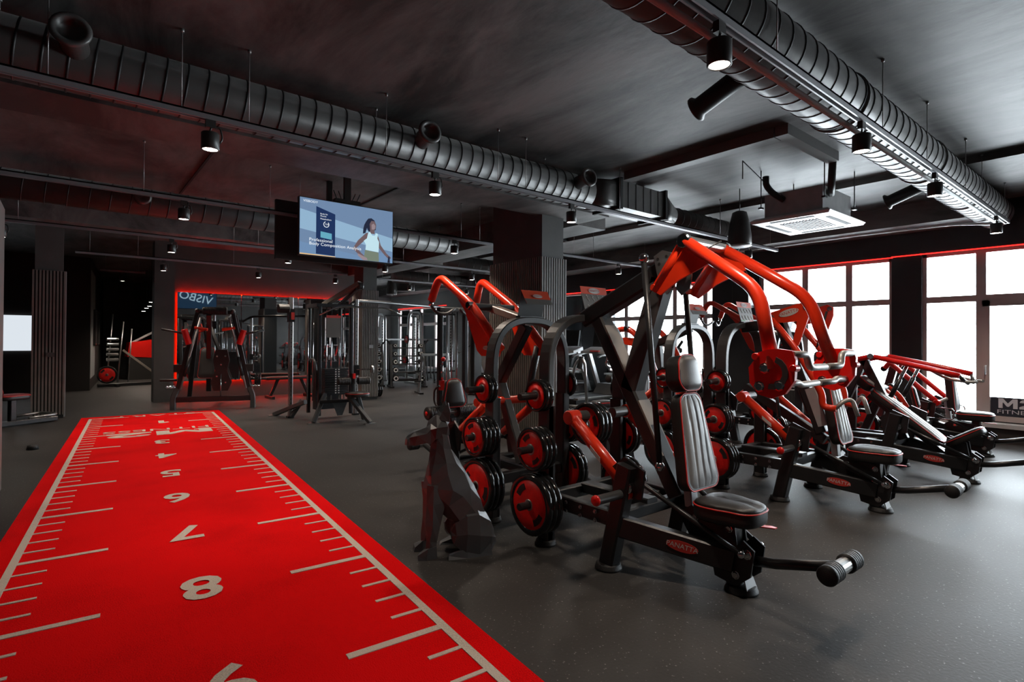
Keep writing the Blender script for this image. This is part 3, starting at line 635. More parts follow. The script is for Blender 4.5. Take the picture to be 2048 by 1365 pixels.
# ================================================================ upholstery
def pad(parent, O, right, up, w0, w1, h, th, name='backrest', quilt=gleather, shell=leather, rows=4, nu=40, nv=12, bulge=.012, round_=.06, pipe=True, grooves=True):
    """padded cushion: O bottom centre of the back plane; front faces right x up"""
    O, right, up = Vector(O), Vector(right).normalized(), Vector(up).normalized(); n = right.cross(up)
    def outline(ins, k=28):
        pts = []
        for (cx, cy, a0) in ((1, 1, 0), (-1, 1, 90), (-1, -1, 180), (1, -1, 270)):
            hw = (w1 if cy > 0 else w0)/2-ins; yy = h-ins if cy > 0 else ins; r = min(round_, hw*.8, h*.4)-ins*.4
            for q in range(7):
                a = math.radians(a0+q*15); pts.append((cx*(hw-r)+r*math.cos(a), (yy-r if cy > 0 else yy+r)+r*math.sin(a)))
        return pts
    rg = []
    for ins, d in ((.02, 0), (.004, .010), (0, .02), (0, th*.72), (.006, th*.84)):
        rg.append([O+right*x+up*y+n*d for x, y in outline(ins)])
    root = MB().loft(rg, True).build(name, shell, parent)
    if pipe: 
        ol = [O+right*x+up*y+n*(th*.80) for x, y in outline(.0005)]; MB().tube(ol+[ol[0], ol[1]], .0045, 6, cap=False).build('piping', piping, root)
    # quilted front
    m = MB(); vs = []; fs = []
    for j in range(nv+1):
        v_ = j/nv; yy = .006+(h-.012)*v_
        r = min(round_, w0*.4, h*.4); wv = (w0+(w1-w0)*v_)/2-.007
        e = 0
        if yy < r: e = r-math.sqrt(max(r*r-(r-yy)**2, 0))
        elif yy > h-r: e = r-math.sqrt(max(r*r-(yy-h+r)**2, 0))
        wv -= e*.98
        for i in range(nu+1):
            u_ = -1+2*i/nu; ed = (1-u_**8)*(1-(2*v_-1)**10)
            g = 0
            if grooves:
                wave = .10*math.sin(v_*5.2)*u_ + (0.0 if abs(u_) > .5 else .06*math.sin(v_*7))
                ph = (u_+wave)*rows; g = -.0085*(1-abs(math.sin(ph*PI/1.0*.5+0)))**3
            z = th*.82+(bulge*(1-u_*u_)*.6+.012)*ed+g*ed
            vs.append(O+right*(u_*wv)+up*yy+n*z)
    for j in range(nv):
        for i in range(nu):
            a = j*(nu+1)+i; fs.append((a, a+1, a+nu+2, a+nu+1))
    m.add(vs, fs, True).build('quilted_front', quilt, root)
    return root
def seat_pad(parent, c, fwd, L, w_back, w_front, th=.085, name='seat', mtop=leather, rise=.0):
    """saddle-like seat: c centre of underside, fwd unit vector towards the knees"""
    c, f = Vector(c), Vector(fwd).normalized(); s_ = f.cross(V(0, 0, 1)).normalized(); up = s_.cross(f).normalized()
    ol = []
    N = 36
    for k in range(N):
        a = 2*PI*k/N; x = math.cos(a); y = math.sin(a)
        xx = math.copysign(abs(x)**.6, x); yy = math.copysign(abs(y)**.7, y)
        wd = w_back+(w_front-w_back)*(xx*.5+.5)
        wd *= 1-.10*math.exp(-((xx-.35)/.25)**2)
        ol.append((xx*L/2, yy*wd/2))
    rg = []
    for sc_, d in ((.92, 0), (.99, .012), (1, .03), (1, th*.66), (.985, th*.80)):
        rg.append([c+f*(x*sc_)+s_*(y*sc_)+up*(d+rise*max(0, -x/L)) for x, y in ol])
    root = MB().loft(rg, True).build(name, leather, parent)
    pl_ = [c+f*x+s_*y+up*(th*.74+rise*max(0, -x/L)) for x, y in ol]; MB().tube(pl_+[pl_[0], pl_[1]], .0045, 6, cap=False).build('piping', piping, root)
    rg = []
    for sc_, d in ((.985, .78), (.95, .92), (.85, 1.0), (.6, 1.07), (.3, 1.09), (.02, 1.09)):
        rg.append([c+f*(x*sc_)+s_*(y*sc_)+up*(th*d+rise*max(0, -x*sc_/L)-.006*math.exp(-(y*sc_/.012)**2)) for x, y in ol])
    MB().loft(rg, True).build('quilted_top', mtop, root)
    return root
def roller(parent, p, q, r, nm='foam_roller', m=rubberm):
    p, q = Vector(p), Vector(q); L = (q-p).length; prof = [(0, 0), (r*.85, .0), (r, .01)]
    k = .02
    while k < L-.03: prof += [(r, k), (r*.93, k+.004), (r, k+.008)]; k += .018
    prof += [(r, L-.01), (r*.85, L), (0, L)]
    return MB().lathe(prof, p, q-p, 20).build(nm, m, parent)
def bolt(mb, p, ax=(-1, 0, 0), r=.011):
    return mb.lathe([(0, .010), (r*.8, .010), (r, .004), (r*1.25, .003), (r*1.25, 0)], p, ax, 8, False)
def foot(parent, x, y, r=.062):
    return MB().lathe([(0, 0), (r, 0), (r, .012), (r*.92, .018), (r*.92, .03), (r*.8, .036), (0, .036)], (x, y, 0), (0, 0, 1), 24).build('rubber_foot', rubberm, parent)

def placard(parent, x, y, z, fac, back=False, tilt=.25):
    """information board clipped on top of an arch; fac = -1 faces -y"""
    w_ = .135; hz = .20; u = V(1, 0, 0) if fac < 0 else V(-1, 0, 0); up = V(0, -fac*tilt, 1).normalized(); n = u.cross(up)
    o = V(x, y, z)
    b = MB().platep([o-u*w_*.9, o+u*w_*.9, o+u*w_+up*hz, o-u*w_+up*hz], n, .004).build('information_board', placard_g if not back else placard_back, parent)
    MB().bar(o-u*w_*.9+V(0, 0, -.01), o+u*w_*.9+V(0, 0, -.01), .05, .02, (0, 1, 0)).build('clip', black, b)
    if not back:
        MB().platep([o-u*w_+up*(hz-.055)+n*.003, o+u*w_+up*(hz-.055)+n*.003, o+u*w_+up*hz+n*.003, o-u*w_+up*hz+n*.003], n, .001).build('header', placard_red, b)
        badge(b, o+up*(hz-.030)+n*.005, u, up, .06, 'printed_badge', whitelabel, wcol=redlabel)
        ic = MB()
        for r_ in range(2):
            for c_ in range(4):
                cx, cy = -w_*.65+c_*w_*.42, .125-.07*r_
                q = o+u*cx+up*cy+n*.0032
                ic.tube([q, q+u*.006+up*-.014, q+u*.020+up*-.022, q+u*.020+up*-.036], .0022, 5).tube([q+up*-.008, q+u*.014+up*.004], .002, 5).lathe([(0, 0), (.004, 0), (.004, .002), (0, .002)], q+up*.009, n, 8)
        ic.build('exercise_figures', whitelabel, b, None, 'stuff')
        for k, m_ in enumerate((mat('flag_green', (.03, .2, .05), .5) if 'flag_green' not in MATS else MATS['flag_green'], whitelabel, redlabel)):
            a = -w_*.88+k*w_*.587
            MB().platep([o+u*a+up*.008+n*.003, o+u*(a+w_*.587)+up*.008+n*.003, o+u*(a+w_*.587)+up*.02+n*.003, o+u*a+up*.02+n*.003], n, .001).build('flag_stripe', m_, b)
    else:
        fl = MB().platep([o-u*w_*1.0+up*hz+n*.0, o+u*w_*1.0+up*hz, o+u*w_*.98+up*(hz-.09)+n*-.09, o-u*w_*.98+up*(hz-.09)+n*-.09], n, .003).build('folded_header', placard_red, b)
        MB().platep([o-u*w_*.98+up*(hz-.09)+n*-.092, o+u*w_*.98+up*(hz-.09)+n*-.092, o+u*w_*.99+up*(hz-.055)+n*-.060, o-u*w_*.99+up*(hz-.055)+n*-.060], n, .003).build('header_edge', placard_g, b)
        badge(b, o+up*(hz-.035)+n*-.047, -u, V(0, -.55*fac*-1, .8), .05, 'printed_badge', whitelabel, wcol=redlabel)

# ================================================================ leverage machine base (local: x across, y back, z up; front foot at y=-.52)
def base(r, arch=True, word=True):
    for s_ in (-1, 1):
        MB().bar((s_*.33, .11, .03), (s_*.325, -.02, .62), .085, .10, (1, 0, 0)).build('front_leg', black, r); foot(r, s_*.33, .115, .078)
        MB().bar((s_*.345, .60, .30), (s_*.33, .06, .30), .055, .09, (1, 0, 0)).build('side_rail', black2 if False else black, r)
        MB().bar((s_*.33, .04, .27), (s_*.05, -.50, .17), .12, .07, (0, 0, 1)).build('v_beam', black, r)
        foot(r, s_*.36, .62, .07)
        for y in (.18, .30, .42):
            for z_ in (.27, .32): bolt(MB(), (s_*.373, y, z_), (s_, 0, 0)).build('rail_bolt', chrome, r)
        # hub carrying the lever
        MB().plate([(-.10, .02), (.10, .0), (.12, .16), (.02, .24), (-.12, .18)], (s_*.30, 0, .42), (0, 1, 0), (0, 0, 1), .016).build('hub_plate', black, r)
        MB().cyl((s_*.26, -.03, .50), (s_*.35, -.03, .50), .035).build('bearing', chrome, r)
    if arch:
        MB().rsweep([(-.365, .62, .03), (-.36, .62, 1.48), (.37, .62, 1.48), (.37, .62, .03)], .10, .05, (0, 1, 0), .34, 12).build('storage_arch', black2, r)
        for s_ in (-1, 1): MB().bar((s_*.355, .62, .03), (s_*.355, .62, .9), .10, .075, (0, 1, 0)).build('arch_post', black, r)
    MB().bar((-.36, .62, .30), (.36, .62, .30), .06, .08, (0, 1, 0)).build('rear_crossbar', black, r)
    MB().bar((-.33, .26, .30), (.33, .26, .30), .10, .05, (0, 1, 0)).build('middle_crossbar', black2, r)
    MB().bar((-.33, .08, .30), (.33, .08, .30), .07, .07, (0, 1, 0)).build('front_crossbar', black, r)
    MB().bar((0, .60, .32), (0, .05, .33), .10, .07, (1, 0, 0)).build('spine_beam', black, r)
    # front node
    for s_ in (-1, 1):
        MB().plate([(-.10, .03), (.02, .01), (.10, .08), (.12, .22), (.06, .26), (.0, .20), (-.12, .12)], (s_*.055, -.50, .03), (0, -1, 0), (0, 0, 1), .010).build('front_plate', black, r)
        bolt(MB(), (s_*.06, -.58, .225), (s_, 0, 0), .022).build('front_bolt', chrome, r); bolt(MB(), (s_*.06, -.52, .10), (s_, 0, 0), .018).build('front_bolt', chrome, r)
    MB().bar((0, -.50, .03), (0, -.44, .19), .10, .08, (1, 0, 0)).build('front_stem', black, r); foot(r, 0, -.52, .085)
    MB().plate([(-.05, 0), (.05, 0), (.04, .08), (-.04, .08)], (0, -.575, .03), (1, 0, 0), (0, .35, 1), .006).build('front_gusset', galv, r)
    # foot lever with roller
    MB().tube([(0, -.56, .175), (0, -.70, .20), (0, -.985, .278)], .026, 14).build('foot_lever', black, r)
    MB().cyl((-.06, -1.0, .28), (.06, -1.0, .28), .034).build('roller_core', steel, r)
    roller(r, (-.055, -1.0, .28), (-.165, -1.0, .28), .046); roller(r, (.055, -1.0, .28), (.165, -1.0, .28), .046)
    for s_ in (-1, 1):
        MB().tube([(s_*.20, -.02, .50), (s_*.10, -.56, .235)], .014, 10).build('long_link_rod', black, r)
        MB().ball((s_*.10, -.57, .232), .022).build('rod_end', chrome, r)
    if word:
        d = (V(-.05, -.50, .17)-V(-.33, .04, .27)).normalized(); o = V(-.33, .04, .27)*.42+V(-.05, -.50, .17)*.58
        nrm = d.cross(V(0, 0, 1)); nrm = V(-abs(nrm.x), -abs(nrm.y), 0).normalized()
        upv = nrm.cross(d).normalized(); upv = upv if upv.z > 0 else -upv
        badge(r, o+nrm*.0372, d, upv, .085)
def seat_group(r, z=.415, y=-.47, yb=-.30, back=(.21, .31, .54), zb=.48, lean=.19, head=True, x=0):
    seat_pad(r, (x, y+.01, z-.05), (0, -1, 0), .35, .34, .26, .10)
    MB().bar((x, y, .14), (x, y, z-.045), .09, .075, (1, 0, 0)).build('seat_post', black, r)
    MB().plate([(-.06, 0), (.22, .02), (.30, .14), (.22, .20), (-.04, .16)], (x-.05, y, .20), (0, 1, 0), (0, 0, 1), .010).build('seat_carriage', black, r)
    MB().plate([(-.06, 0), (.22, .02), (.30, .14), (.22, .20), (-.04, .16)], (x+.05, y, .20), (0, 1, 0), (0, 0, 1), .010).build('seat_carriage', black, r)
    for q_ in ((-.01, .33), (0, .22), (.19, .34)): bolt(MB(), (x-.056, y+q_[0], q_[1]), (-1, 0, 0), .017).build('carriage_bolt', chrome, r)
    MB().plate([(0, -.022), (.13, -.018), (.15, 0), (.13, .018), (0, .022)], (x+.06, y-.06, z-.075), (.75, -.66, -.10), (.66, .75, 0), .006).build('adjust_lever', redd, r)
    upv = V(0, lean, 1).normalized(); right = V(1, 0, 0)
    b = pad(r, V(x, yb, zb-.0)+V(0, .075, 0), right, upv, back[1], back[0], back[2], .10, 'backrest')
    MB().bar(V(x, yb+.08, zb-.10), V(x, yb+.10, zb+.12), .07, .05, (1, 0, 0)).build('backrest_stem', galv, r)
    if head:
        hp = V(x, yb+.075, zb)+upv*(back[2]+.012)
        pad(r, hp, right, upv, .225, .20, .21, .13, 'headrest', grooves=False, bulge=.03, nu=16, round_=.075)
HZ = [(.105, .036, .97, 'upper'), (.14, .036, .63, 'middle'), (.195, .040, .28, 'lower')]
def horns(r):
    for s_ in (-1, 1):
        for R, th, z, nm in HZ:
            MB().cyl((s_*.36, .62, z), (s_*.59, .62, z), .024).build('plate_horn', black, r)
            MB().cyl((s_*.36, .62, z), (s_*.385, .62, z), .04).build('horn_collar', black, r)
def load(cx, oy, flip, counts, name, sides=(-1, 1)):
    """plates on the six horns of a machine at (cx, oy); flip for machines turned round"""
    for s_ in sides:
        for (R, th, z, nm), n in zip(HZ, counts if s_ == -1 else [max(1, c-1) for c in counts]):
            if n: plates(R, th, cx+s_*.385, s_, oy+(.62 if not flip else -.62), z, n, '%s %s horn of the %s' % (nm, 'left' if s_ < 0 else 'right', name), 'plates stored on the machines')
def lower_levers(r, load_side=True):
    """red lower lever tubes with sleeves on both sides"""
    for s_ in (-1, 1):
        MB().tube([(s_*.28, .46, .835), (s_*.28, .0, .47)], .040, 14).build('lower_red_arm', red, r)
        MB().cyl((s_*.245, .0, .46), (s_*.335, .0, .46), .043).build('red_pivot_sleeve', red, r)
        MB().cyl((s_*.33, .0, .46), (s_*.56, .0, .46), .026).build('peg', black2, r)
        MB().lathe([(0, 0), (.028, 0), (.03, .006), (.028, .016), (0, .016)], (s_*.56, 0, .46), (s_, 0, 0), 16).build('red_cap', redd, r)
        MB().cyl((s_*.28, .46, .835), (s_*.10, .46, .835), .036).build('lever_hub', black2, r)
        MB().cyl((s_*.235, .46, .835), (s_*.325, .46, .835), .046).build('red_hub_sleeve', red, r)
        MB().platep([V(s_*.28-.042, .27, .69), V(s_*.28-.042, .27, .66), V(s_*.28-.042, .19, .60), V(s_*.28-.042, .19, .63)], (1, 0, 0), .002).build('warning_label', whitelabel, r)

def make_press():
    """front machine: high converging press with red arms over a pivot mast"""
    r = thing('chest_press_machine', 'nearest leverage press, tall black mast with red arms curving down before a grey backrest', 'gym machine', (2.79, 2.0, 0))
    W = lambda x, y, z: V(x-2.79, y-2.0, z)
    base(r); horns(r); lower_levers(r); seat_group(r)
    MB().bar(W(2.79, 2.60, 1.47), W(2.79, 1.86, 1.80), .11, .115, (1, 0, 0)).build('mast_top_beam', black, r)
    MB().bar(W(2.79, 1.98, 1.70), W(2.79, 2.21, 1.02), .11, .12, (1, 0, 0)).build('mast_brace', black2, r)
    MB().bar(W(2.79, 2.47, 1.46), W(2.79, 1.86, .42), .11, .10, (1, 0, 0)).build('mast_diagonal', black, r)
    for a, b_ in (((2.445, 1.40), (2.27, 1.10)), ((2.17, .93), (1.99, .62))):   # window light on the diagonal's face, painted as paler strips
        MB().bar(W(2.79, a[0]-.048, a[1]+.026), W(2.79, b_[0]-.048, b_[1]+.024), .108, .012, (1, 0, 0)).build('lit_face_strip', taupe, r)
    MB().platep([W(2.745, 2.03, 1.38), W(2.745, 2.09, 1.38), W(2.745, 2.14, 1.23), W(2.745, 2.08, 1.23)], (1, 0, 0), .003).build('red_warning_label', redlabel, r)
    # pivot
    MB().cyl(W(2.58, 1.70, 1.868), W(3.00, 1.70, 1.868), .032).build('pivot_tube', steel, r)
    for s_ in (-1, 1):
        x = 2.79+s_*.21
        MB().cyl(W(x-s_*.02, 1.70, 1.868), W(x+s_*.012, 1.70, 1.868), .040).build('pivot_cap', chrome, r)
        MB().bar(W(2.79+s_*.06, 1.70, 1.868), W(2.79+s_*.06, 1.93, 1.76), .012, .09, (1, 0, 0)).build('pivot_cheek', black, r)
        xa = 2.79+s_*.19
        MB().tube([W(xa, 1.70, 1.868), W(2.79+s_*.27, 1.255, 1.565), W(2.79+s_*.335, 1.155, 1.20)], .032, 16, .10, 7).build('red_arm', red, r)
        # triangular bracket
        MB().platep([W(xa, 1.72, 1.90), W(xa, 1.60, 1.80), W(xa, 1.56, 1.73), W(xa, 1.74, 1.66), W(xa, 1.86, 1.585), W(xa, 1.92, 1.62), W(xa, 1.90, 1.66)], (1, 0, 0), .014).build('red_bracket', red, r)
        MB().tube([W(xa, 1.70, 1.868), W(xa, 1.90, 1.61)], .022, 10).build('bracket_edge_tube', red, r)
        MB().cyl(W(xa-s_*.05, 1.90, 1.63), W(xa+s_*.02, 1.90, 1.63), .020).build('bracket_boss', red, r)
        # push rod
        xr = 2.79+s_*.20
        MB().tube([W(xr, 1.97, 1.79), W(xr, 1.855, .63)], .017, 12).build('push_rod', black, r)
        MB().ball(W(xr, 1.97, 1.805), .030).build('rod_end', chrome, r); MB().ball(W(xr, 1.855, .62), .028).build('rod_end', chrome, r)
        # grip carrier disc
        xp = 2.79+s_*.345
        yy, zz = 1.155, 1.185
        MB().plate([(.02, .105), (-.03, .108), (-.09, .10), (-.105, .06), (-.10, -.03), (-.06, -.09), (0, -.115), (.06, -.10), (.10, -.05), (.105, .02), (.075, .06), (.06, .09)], W(xp, yy, zz), (0, 1, 0), (0, 0, 1), .022).build('grip_carrier', redd, r)
        for dy, dz in ((.03, .02), (-.035, -.055), (.055, -.065)):
            for q_ in (-1, 1): bolt(MB(), W(xp+q_*.011, yy+dy, zz+dz), (q_, 0, 0), .020).build('carrier_bolt', chrome, r)
        MB().plate([(.02*math.cos(a)*0+.075*math.cos(a), .075*math.sin(a)) for a in [PI*.6+k*PI*.12 for k in range(9)]]+[(.05*math.cos(a), .05*math.sin(a)) for a in [PI*.6+k*PI*.12 for k in range(8, -1, -1)]], W(xp+s_*.013, yy, zz), (0, 1, 0), (0, 0, 1), .006).build('adjustment_arc', black2, r)
        for a in (.8, 2.9): MB().cyl(W(xp-s_*.02, yy+.10*math.cos(a), zz+.10*math.sin(a)), W(xp+s_*.025, yy+.10*math.cos(a), zz+.10*math.sin(a)), .016).build('stop_knob', redd, r)
        # angled grip bars
        xi = 2.79+s_*.345
        MB().tube([W(xi, 1.07, 1.268), W(2.79+s_*.20, 1.07, 1.268), W(2.79+s_*.185, 1.065, 1.208), W(2.79+s_*.01, 1.065, 1.207)], .016, 12, .03).build('upper_grip', alu, r)
        MB().tube([W(xi, 1.10, 1.135), W(2.79+s_*.22, 1.10, 1.14), W(2.79+s_*.19, 1.10, 1.128), W(2.79+s_*.01, 1.10, 1.13)], .015, 12, .03).build('lower_grip', alu, r)
    # sector plates with adjustment holes
    for s_ in (-1, 1):
        MB().platep([W(2.79+s_*.075, *q) for q in ((1.99, 1.83), (1.93, 1.86), (1.87, 1.84), (1.83, 1.72), (1.84, 1.64), (1.90, 1.60), (1.95, 1.66), (1.97, 1.74))], (1, 0, 0), .010).build('sector_plate', steel, r)
        hh = MB()
        for k in range(4): hh.lathe([(0, .001), (.008, .001), (.008, 0)], W(2.79+s_*.081, 1.87-.004*k, 1.70-.02*k+.0), (s_, 0, 0), 8, False)
        for q in ((1.96, 1.81), (1.90, 1.82), (1.95, 1.78)): hh.lathe([(0, .001), (.010, .001), (.010, 0)], W(2.79+s_*.081, *q), (s_, 0, 0), 8, False)
        hh.build('adjustment_hole', slat_b, r)
    MB().tube([W(2.70, 1.55, 1.86), W(2.66, 1.90, 1.72), W(2.70, 2.05, 1.55)], .004, 6, .15).build('cable', black, r)
    placard(r, .13, .62, 1.515, -1)
    return r
m1 = make_press()
load(2.79, 2.0, False, (2, 3, 3), 'nearest press')
plates(.14, .036, 2.63, 1, 2.46, .78, 3, 'lever hub of the nearest press', 'plates stored on the machines')

# ================================================================ second machine of the row: lat press with PANATTA side plates
def make_lat():
    r = thing('lateral_press_machine', 'second leverage press of the row, red side plates lettered white over its grey backrest', 'gym machine', (4.98, 2.02, 0))
    W = lambda x, y, z: V(x, y-2.02, z)
    base(r); horns(r); lower_levers(r); seat_group(r, z=.44, y=-.49, yb=-.28, back=(.18, .28, .56), zb=.48, lean=.22)
    MB().bar(W(0, 2.63, 1.46), W(0, 2.24, 1.50), .075, .09, (1, 0, 0)).build('mast_top_beam', black, r)
    MB().bar(W(0, 2.28, 1.50), W(0, 1.93, .56), .075, .09, (1, 0, 0)).build('mast_diagonal', black, r)
    MB().bar(W(0, 2.02, .93), W(0, 1.91, .62), .078, .095, (1, 0, 0)).build('pale_section', galv, r)  # paler section over the lower part of the black diagonal
    MB().bar(W(0, 2.60, .9), W(0, 1.90, .50), .06, .08, (1, 0, 0)).build('mast_brace', black, r)
    MB().cyl(W(-.25, 2.25, 1.535), W(.25, 2.25, 1.535), .028).build('pivot_tube', black2, r)
    for s_ in (-1, 1):
        x = s_*.24
        p = MB().platep([W(x, *q) for q in ((2.27, 1.50), (2.26, 1.58), (1.98, 1.66), (1.93, 1.63), (1.93, 1.56), (2.02, 1.30), (2.08, 1.26), (2.03, 1.50), (2.15, 1.49))], (1, 0, 0), .016).build('red_side_plate', red, r)
        o = W(x+s_*.010, 2.10, 1.575)
        if s_ < 0: badge(r, o, (0, -1, .27), (0, .27, 1), .085, inner=whitelabel, wcol=redlabel)
        bb = MB(); bolt(bb, W(x-.01, 1.96, 1.62), (-1, 0, 0), .018); bb.build('plate_bolt', chrome, r)
        MB().tube([W(x, 2.27, 1.55), W(x, 2.05, 1.28), W(x*.98, 1.88, .98), W(x*.95, 1.84, .90), W(x*.95, 1.84, .80), W(x*.9, 1.74, .795)], .027, 12, .06).build('red_arm', red, r)
        MB().tube([W(x*.9, 1.75, .795), W(x*.75, 1.70, .86), W(x*.5, 1.66, .87), W(x*.5, 1.62, .74)], .017, 10, .05).build('loop_grip', alu, r)
        MB().tube([W(x-.02*s_, 1.98, 1.60), W(x-.02*s_, 2.06, 1.28)], .010, 8).build('link_rod', black2, r)
        MB().tube([W(s_*.28, 2.16, .68), W(s_*.20, 2.24, 1.0)], .014, 8).build('push_rod', black, r)
    placard(r, .10, .62, 1.515, -1)
    return r
m2 = make_lat()
load(4.98, 2.02, False, (2, 3, 3), 'second press of the row')

# ---------------------------------------------------------------- pulldown facing away from the camera (behind the statue)
def make_pulldown():
    r = thing('pulldown_machine', 'leverage pulldown behind the dog statue, red arms bent over high at its far side', 'gym machine', (2.79, 3.82, 0), PI)
    W = lambda x, y, z: V(x, 3.82-y, z)                    # y as a place in the room, x mirrored
    base(r, word=False); horns(r)
    MB().bar(W(0, 3.20, 1.47), W(0, 3.70, 1.60), .09, .06, (1, 0, 0)).build('mast_top_beam', taupe, r)
    MB().bar(W(0, 3.24, 1.44), W(0, 3.62, .93), .075, .09, (1, 0, 0)).build('mast_brace', black, r)
    MB().bar(W(0, 3.60, 1.02), W(0, 3.28, .36), .075, .085, (1, 0, 0)).build('mast_diagonal', black2, r)
    MB().cyl(W(-.26, 3.66, 1.60), W(.26, 3.66, 1.60), .030).build('pivot_tube', black2, r)
    MB().cyl(W(-.30, 3.50, .835), W(.30, 3.50, .835), .034).build('red_cross_tube', red, r)
    for s_ in (-1, 1):
        x = s_*.225
        MB().tube([W(x, 3.28, 1.26), W(x, 3.66, 1.61), W(x, 4.17, 1.895), W(x*1.1, 4.27, 1.68)], .035, 16, .10, 7).build('red_arm', red, r)
        MB().platep([W(x, *q) for q in ((3.95, 1.76), (3.66, 1.59), (3.60, 1.52), (3.48, 1.40), (3.36, 1.31), (3.28, 1.24), (3.30, 1.20), (3.52, 1.20), (3.58, 1.24), (3.68, 1.42), (3.75, 1.56))], (1, 0, 0), .014).build('red_bracket', red, r)
        if s_ > 0: badge(r, W(x+.008, 3.45, 1.265), (0, 1, 0), (0, 0, 1), .05, inner=whitelabel, wcol=redlabel)
        for yy, zz in ((3.66, 1.61), (3.36, 1.29)): MB().cyl(W(x-s_*.0, yy, zz), W(x+s_*.05, yy, zz), .030).build('pivot_cap', chrome, r)
        MB().tube([W(x*1.1, 4.27, 1.68), W(x*1.1, 4.275, 1.63)], .022, 10).build('swivel', chrome, r)
        MB().tube([W(x*1.1, 4.275, 1.64), W(x*.9, 4.26, 1.57), W(x*.45, 4.24, 1.56), W(x*.1, 4.22, 1.62)], .014, 10, .05).build('hand_grip', black2, r)
        MB().tube([W(x, 3.36, 1.28), W(x*1.1, 3.52, .82)], .030, 10).build('drop_link', black2, r)
        MB().tube([W(x*1.2, 3.40, .83), W(x*1.2, 3.86, .50)], .036, 12).build('lower_red_arm', red, r)
        MB().cyl(W(x*1.05, 3.90, .46), W(x*2.0, 3.90, .46), .024).build('peg', black2, r)
        roller(r, W(s_*.045, 4.30, .66), W(s_*.27, 4.30, .66), .062, 'thigh_roller', leather)
        MB().lathe([(0, 0), (.02, 0), (.02, .004), (0, .004)], W(s_*.272, 4.30, .66), (s_, 0, 0), 12).build('roller_cap', redd, r)
    MB().cyl(W(-.05, 4.30, .66), W(.05, 4.30, .66), .02).build('roller_bar', steel, r)
    MB().bar(W(0, 4.30, .60), W(0, 4.22, .18), .06, .06, (1, 0, 0)).build('seat_post', black, r)
    seat_pad(r, W(0, 4.12, .42), (0, -1, 0), .36, .30, .24)
    pad(r, W(0, 4.30, .70), V(-1, 0, 0), V(0, -.12, 1), .24, .16, .26, .08, 'chest_pad', leather, leather, grooves=False, bulge=.02, nu=16)
    MB().tube([W(.10, 4.36, .68), W(.12, 4.42, .74), W(.12, 4.42, .86), W(.10, 4.36, .9)], .010, 8, .04).build('side_handle', black, r)
    MB().tube([W(.0, 4.40, .62), W(0, 4.40, .94)], .018, 8).build('pad_post', steel, r)
    placard(r, 0, .62, 1.515, 1, back=True) if False else placard(r, 0, .62, 1.515, -1, back=True)
    return r
p1 = make_pulldown()
load(2.79, 3.82, True, (2, 4, 3), 'pulldown behind the statue')
p3 = dup(p1, (7.17, 3.82, 0), PI, 'farthest leverage pulldown, its red arms over the pale plate arch before the dark wall')
load(7.17, 3.82, True, (1, 2, 2), 'farthest pulldown', (-1,))

def make_row():
    r = thing('rowing_machine', 'back-row rower with low red arms, seen through the mast of the nearest press', 'gym machine', (4.98, 3.82, 0), PI)
    W = lambda x, y, z: V(x, 3.82-y, z)
    base(r, word=False); horns(r)
    MB().bar(W(0, 3.20, 1.46), W(0, 3.60, 1.30), .075, .08, (1, 0, 0)).build('mast_top_beam', black, r)
    MB().bar(W(0, 3.60, 1.33), W(0, 3.50, .36), .075, .085, (1, 0, 0)).build('mast_diagonal', black2, r)
    MB().cyl(W(-.28, 3.60, 1.30), W(.28, 3.60, 1.30), .026).build('pivot_tube', black2, r)
    for s_ in (-1, 1):
        x = s_*.25
        MB().tube([W(x, 3.36, .80), W(x, 3.56, 1.26), W(x, 3.78, 1.47), W(x, 4.02, 1.44), W(x, 4.08, 1.22)], .032, 12, .10).build('red_arm', red, r)
        MB().platep([W(x, *q) for q in ((3.55, 1.24), (3.62, 1.36), (3.95, 1.37), (3.90, 1.30))], (1, 0, 0), .012).build('red_bracket', red, r)
        MB().tube([W(x, 4.08, 1.20), W(x, 4.12, 1.05), W(x*.5, 4.12, 1.02)], .013, 8, .04).build('hand_grip', chrome, r)
        MB().cyl(W(x-s_*.02, 3.80, 1.46), W(x+s_*.05, 3.80, 1.46), .026).build('pivot_cap', chrome, r)
        MB().tube([W(x*1.2, 3.42, .83), W(x*1.2, 3.86, .50)], .036, 12).build('lower_red_arm', red, r)
        roller(r, W(s_*.05, 4.10, .90), W(s_*.24, 4.10, .90), .045, 'chest_roller', leather)
    seat_pad(r, W(0, 4.15, .42), (0, -1, 0), .38, .32, .25, mtop=gleather)
    MB().bar(W(0, 4.15, .18), W(0, 4.15, .42), .08, .07, (1, 0, 0)).build('seat_post', black, r)
    pad(r, W(0, 3.86, .62), V(1, 0, 0)*-1 if False else V(-1, 0, 0), V(0, 0, 1), .26, .24, .34, .08, 'chest_pad', gleather, leather)
    MB().bar(W(0, 3.86, .20), W(0, 3.84, .70), .06, .06, (1, 0, 0)).build('pad_post', black, r)
    placard(r, 0, .62, 1.515, -1, back=True)
    return r
p2 = make_row()
load(4.98, 3.82, True, (2, 3, 3), 'back-row rower')

